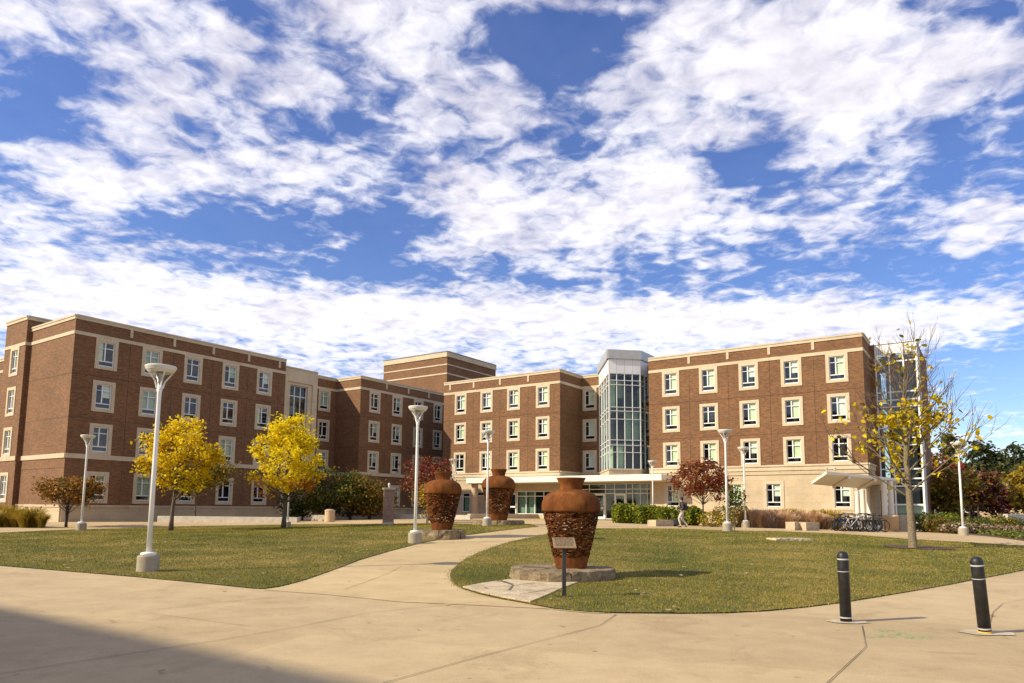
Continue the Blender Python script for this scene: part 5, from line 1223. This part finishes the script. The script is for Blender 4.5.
# ------------------------------------------------------------------ walking person
simple('skin', (0.36, 0.20, 0.13), 0.6, 0.05, 10); simple('jacket_dark', (0.055, 0.042, 0.042), 0.85, 0.25, 12); simple('trousers_pale', (0.52, 0.43, 0.42), 0.85, 0.1, 10); simple('hair_dark', (0.02, 0.014, 0.01), 0.6, 0.2, 30); simple('bag_black', (0.018, 0.018, 0.02), 0.7, 0.2, 14); simple('paper', (0.72, 0.70, 0.66), 0.8, 0.04, 6)
def person(loc, rz):
    V = []; Ed = []; Rd = []
    def add(p, r, par=None):
        V.append(p); Rd.append(r)
        if par is not None: Ed.append((par, len(V)-1))
        return len(V)-1
    # faces +x, left is +y
    pel = add((0, 0, .97), (.135, .15)); bel = add((.01, 0, 1.10), (.12, .14), pel); ch = add((.02, 0, 1.28), (.125, .17), bel); up = add((.01, 0, 1.42), (.09, .13), ch)
    nk = add((.03, 0, 1.52), (.055, .055), up); hd = add((.05, 0, 1.62), (.085, .075), nk); tp = add((.04, 0, 1.71), (.08, .07), hd)
    add((.145, 0, 1.615), (.018, .016), hd)
    for s, hip, kn, an, toe in ((1, (.0, .09, .90), (.20, .10, .52), (.10, .10, .12), (.26, .11, .05)), (-1, (0, -.09, .90), (.02, -.10, .50), (-.26, -.10, .16), (-.14, -.11, .05))):
        h_ = add(hip, (.10, .105), pel); m1 = add(tuple((a*.5+c*.5) for a, c in zip(hip, kn)), (.09, .09), h_); k_ = add(kn, (.065, .065), m1); m2 = add(tuple(a*.6+c*.4 for a, c in zip(kn, an)), (.065, .065), k_); a_ = add(an, (.045, .045), m2)
        he = add((an[0]-.03, an[1], an[2]-.06), (.042, .042), a_); add(toe, (.036, .045), he)
    hands = []
    for s, sh, el, wr in ((1, (0, .20, 1.40), (-.06, .25, 1.12), (.16, .22, 1.02)), (-1, (0, -.20, 1.40), (.02, -.26, 1.12), (.24, -.20, 1.10))):
        h_ = add(sh, (.07, .07), up); e_ = add(el, (.050, .050), h_); w_ = add(wr, (.034, .034), e_); d = (Vector(wr)-Vector(el)).normalized(); p = Vector(wr)+d*.075; add(tuple(p), (.036, .022), w_); hands.append((Vector(wr), d, s))
    me = bpy.data.meshes.new('person'); me.from_pydata(V, Ed, []); o = bpy.data.objects.new('person', me); COL.objects.link(o)
    sk = o.modifiers.new('skin', 'SKIN'); 
    if not me.skin_vertices: 
        bpy.context.view_layer.objects.active = o; o.select_set(True)
    lay = me.skin_vertices[0].data
    for i, r in enumerate(Rd): lay[i].radius = r; lay[i].use_root = (i == 0)
    ss = o.modifiers.new('sub', 'SUBSURF'); ss.levels = 2; ss.render_levels = 2
    bpy.context.view_layer.update(); dg = bpy.context.evaluated_depsgraph_get(); m2 = bpy.data.meshes.new_from_object(o.evaluated_get(dg)); o.modifiers.clear(); o.data = m2; bpy.data.meshes.remove(me); m2.name = 'person'
    # fingers, rooted in the palms, as part of the same figure
    b = MB()
    for w, d, s in hands:
        side = d.cross(Vector((0, 0, 1))).normalized(); nrm = side.cross(d)
        for k, L in enumerate((.065, .078, .072, .056)):
            q = w+d*.075+side*(k-1.5)*.018; b.tube([q, q+d*.6*L+d*.02-nrm*.01, q+d*L+d*.01-nrm*.03], [.009, .0085, .006], 6)
        q = w+d*.03+side*(-.03*s); b.tube([q, q+d*.03+side*(-.025*s), q+d*.06+side*(-.028*s)-nrm*.01], [.011, .010, .007], 6)
    vs = [v.co[:] for v in m2.vertices]; fs = [tuple(p.vertices) for p in m2.polygons]; nb0 = len(vs); nf0 = len(fs)
    vs += b.v; fs += [tuple(i+nb0 for i in f) for f in b.f]
    m3 = bpy.data.meshes.new('person'); m3.from_pydata(vs, [], fs)
    for x in ('skin', 'jacket_dark', 'trousers_pale', 'rubber'): m3.materials.append(MAT[x])
    for i, p in enumerate(m3.polygons):
        c = p.center; k = 1
        if i >= nf0: k = 0
        elif c.z > 1.49: k = 0
        elif c.z < .10: k = 3
        elif c.z < 1.0 and abs(c.y) < .20: k = 2
        if i < nf0 and any((Vector(c)-(w+d*.06)).length < .055 for w, d, s in hands): k = 0
        p.material_index = k; p.use_smooth = True
    o.data = m3; o.location = loc; o.rotation_euler = (0, 0, rz); tag(o, 'person in a dark jacket and pale trousers walking past the clipped hedge', 'person')
    b = MB(); b.lathe([(.088, 1.60), (.105, 1.66), (.103, 1.72), (.08, 1.775), (.0, 1.80)], 18, (.022, 0, 0), cap=False); b.lathe([(.075, 1.56), (.092, 1.61)], 18, (.0, 0, 0), cap=False); b.build('hair', 'hair_dark', o, smooth=True)
    f = MB()
    for s in (-1, 1): f.lathe([(.0, -.012), (.011, 0), (.0, .012)], 8, (.122, .032*s, 1.645))
    f.build('eye', 'hair_dark', o, smooth=True)
    return o
pe = person(G(682.5, 527.6), RAD(168))
import itertools
b = MB(); b.box((-.20, 0, 1.22), (.17, .30, .46), taper=.85); bagt = thing('backpack', pe.location, 'black backpack with a small pale patch on the walking person', 'backpack', rz=pe.rotation_euler.z)
b.build('body', 'bag_black', bagt, bevel=.04)
b = MB(); b.box((-.305, 0, 1.14), (.07, .22, .20), taper=.9); b.build('pocket', 'bag_black', bagt, bevel=.02)
b = MB(); b.box((-.343, .02, 1.17), (.006, .05, .05)); b.build('patch', 'paper', bagt)
for s in (-1, 1):
    b = MB(); b.tube([(-.13, .11*s, 1.43), (-.02, .12*s, 1.505), (.12, .12*s, 1.42), (.155, .13*s, 1.28), (.03, .17*s, 1.08), (-.13, .13*s, 1.03)], .016, 6); b.build('strap', 'bag_black', bagt)
b = MB(); b.box((.33, -.20, 1.13), (.02, .22, .28)); o = b.build('papers', 'paper', bevel=.004); o.location = pe.location; o.rotation_euler = pe.rotation_euler; tag(o, 'pale sheaf of papers held in front of the walking person', 'papers')

# ------------------------------------------------------------------ sky: Nishita air with broken cloud spread on a high flat layer
world = bpy.data.worlds.new('World'); SC.world = world; world.use_nodes = True
wt = world.node_tree; wn = wt.nodes; bg = wn['Background']
class W_(NT):
    def __init__(s): s.t = wt; s.n = wn
w = W_()
sky = w.add('ShaderNodeTexSky', sky_type='NISHITA'); sky.sun_disc = False; sky.sun_elevation = SUN_EL
sky.sun_rotation = math.atan2(-SUN_AZ.x, -SUN_AZ.y); sky.altitude = 200; sky.air_density = 1.0; sky.dust_density = 0.6; sky.ozone_density = 3.0
#CLOUDS_BEGIN
hs = w.add('ShaderNodeHueSaturation'); hs.inputs['Saturation'].default_value = 1.25; hs.inputs['Hue'].default_value = 0.517; hs.inputs['Value'].default_value = 1.0; w.l(sky.outputs[0], hs.inputs['Color'])
tc = w.add('ShaderNodeTexCoord'); sp_ = w.add('ShaderNodeSeparateXYZ'); w.l(tc.outputs['Generated'], sp_.inputs[0])
X_, Y_, Z_ = sp_.outputs
zz = w.math('ADD', w.math('MAXIMUM', Z_, 0.0), 0.10)
cmb = w.add('ShaderNodeCombineXYZ'); w.l(w.math('DIVIDE', X_, zz), cmb.inputs[0]); w.l(w.math('DIVIDE', Y_, zz), cmb.inputs[1])
Q = cmb.outputs[0]
def rot_map(vec, scale, ang=0.0, loc=(0, 0, 0)):
    m_ = w.add('ShaderNodeMapping'); m_.inputs['Scale'].default_value = scale; m_.inputs['Rotation'].default_value = (0, 0, ang); m_.inputs['Location'].default_value = loc; w.l(vec, m_.inputs['Vector']); return m_.outputs[0]
n_big = w.noise(rot_map(Q, (1, 1, 1), 0.5, (3.1, 1.7, 0)), 2.8, 3, 0.5, 0.25)
n_mid = w.noise(rot_map(Q, (1.0, 1.15, 1), -0.6, (7.7, 2.2, 0)), 6.6, 5, 0.52, 0.45)
n_fine = w.noise(rot_map(Q, (1, 1, 1), 0.2, (1.3, 9.2, 0)), 17.0, 5, 0.55, 0.45)
# where the cloud banks and the blue gaps lie, as directions (tangent of azimuth, tangent of height)
tm_ = w.add('ShaderNodeCombineXYZ'); ys = w.math('MAXIMUM', Y_, 0.08); w.l(w.math('DIVIDE', X_, ys), tm_.inputs[0]); w.l(w.math('DIVIDE', Z_, ys), tm_.inputs[1])
banks = [(40, 88, 45, 22, -.22), (12, 120, 40, 28, -.28), (282, 20, 32, 20, -.30), (365, 98, 36, 26, -.32), (485, 42, 26, 26, -.3), (165, 222, 60, 18, -.28), (270, 228, 60, 22, -.28), (390, 222, 40, 32, -.40), (330, 272, 110, 12, -.35), (120, 100, 26, 16, -.2), (215, 100, 25, 14, -.18), (330, 125, 40, 14, -.12),
    (60, 15, 70, 22, .28), (140, 55, 45, 25, .22), (200, 42, 60, 32, .22), (300, 80, 42, 25, .2), (60, 155, 40, 18, .32), (100, 190, 45, 20, .38), (150, 130, 55, 32, .38), (195, 182, 38, 18, .32), (310, 176, 58, 24, .42), (375, 18, 70, 30, .38), (432, 58, 46, 38, .42), (482, 100, 38, 30, .36), (470, 206, 45, 34, .42), (60, 268, 110, 22, .36), (150, 290, 180, 20, .3), (400, 315, 300, 17, .34),
    (556, 48, 72, 30, -.75), (592, 145, 46, 18, -.45), (752, 108, 22, 9, -.3), (748, 160, 40, 24, -.5), (960, 118, 55, 15, -.4), (945, 168, 58, 26, -.5), (1005, 15, 30, 16, -.25), (920, 266, 110, 17, -.42), (790, 200, 34, 12, -.25), (600, 285, 120, 9, -.25), (1010, 368, 60, 36, -.6),
    (680, 40, 60, 60, .36), (645, 140, 46, 38, .4), (770, 80, 80, 42, .46), (850, 60, 90, 48, .42), (960, 60, 100, 36, .34), (875, 150, 56, 28, .36), (738, 132, 22, 10, .25), (570, 212, 66, 42, .4), (660, 202, 48, 36, .32), (735, 216, 40, 18, .22), (835, 214, 38, 18, .32), (985, 212, 46, 36, .36), (560, 5, 70, 8, .3), (620, 312, 250, 17, .3), (850, 322, 150, 22, .34), (985, 310, 80, 12, .25), (450, 345, 330, 26, .34), (120, 310, 200, 20, .25), (930, 335, 60, 12, .3)]
acc = None
for px_, py_, rx_, ry_, amp in banks:
    d0 = ray(px_, py_); a0, e0 = d0.x/d0.y, d0.z/d0.y; d1 = ray(px_+rx_, py_); d2 = ray(px_, py_-ry_)
    ix, iy = 1/abs(d1.x/d1.y-a0), 1/abs(d2.z/d2.y-e0)
    ma = w.add('ShaderNodeVectorMath', operation='MULTIPLY_ADD'); w.l(tm_.outputs[0], ma.inputs[0]); ma.inputs[1].default_value = (ix, iy, 0); ma.inputs[2].default_value = (-a0*ix, -e0*iy, 0)
    dp = w.add('ShaderNodeVectorMath', operation='DOT_PRODUCT'); w.l(ma.outputs[0], dp.inputs[0]); w.l(ma.outputs[0], dp.inputs[1])
    g_n = w.math('POWER', 0.50, dp.outputs['Value'])
    acc = w.math('MULTIPLY', g_n, amp) if acc is None else w.math('MULTIPLY_ADD', g_n, amp, acc)
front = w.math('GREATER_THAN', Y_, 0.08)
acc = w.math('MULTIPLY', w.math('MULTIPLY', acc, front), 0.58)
acc = w.math('ADD', acc, w.math('MULTIPLY', w.math('SUBTRACT', 1.0, front), 0.12))  # unseen extra cloud behind the camera, added to raise the ambient fill
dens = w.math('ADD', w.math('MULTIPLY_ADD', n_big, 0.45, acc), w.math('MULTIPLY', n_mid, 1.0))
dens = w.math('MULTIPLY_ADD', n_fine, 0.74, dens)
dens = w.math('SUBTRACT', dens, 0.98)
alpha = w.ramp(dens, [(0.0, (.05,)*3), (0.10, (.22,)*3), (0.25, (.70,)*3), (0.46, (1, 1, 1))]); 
# thick cloud is greyer underneath, thin edges are white
sh = w.math('ADD', w.math('MULTIPLY', w.noise(rot_map(Q, (1, 1, 1), 1.1, (4, 4, 0)), 4.2, 5, 0.55, 0.2), 1.0), w.math('MULTIPLY', Z_, 0.35))
sh = w.math('ADD', sh, w.math('MULTIPLY', w.math('SUBTRACT', 0.5, n_fine), 0.45))
ccol = w.ramp(sh, [(0.38, (7.3, 7.2, 7.4)), (0.62, (6.3, 6.15, 6.6)), (0.92, (4.1, 3.95, 4.7))])
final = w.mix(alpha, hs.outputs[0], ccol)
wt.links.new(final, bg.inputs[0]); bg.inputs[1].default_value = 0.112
#CLOUDS_END
SC.cycles.max_bounces = 8; SC.cycles.transparent_max_bounces = 12; SC.cycles.use_denoising = True
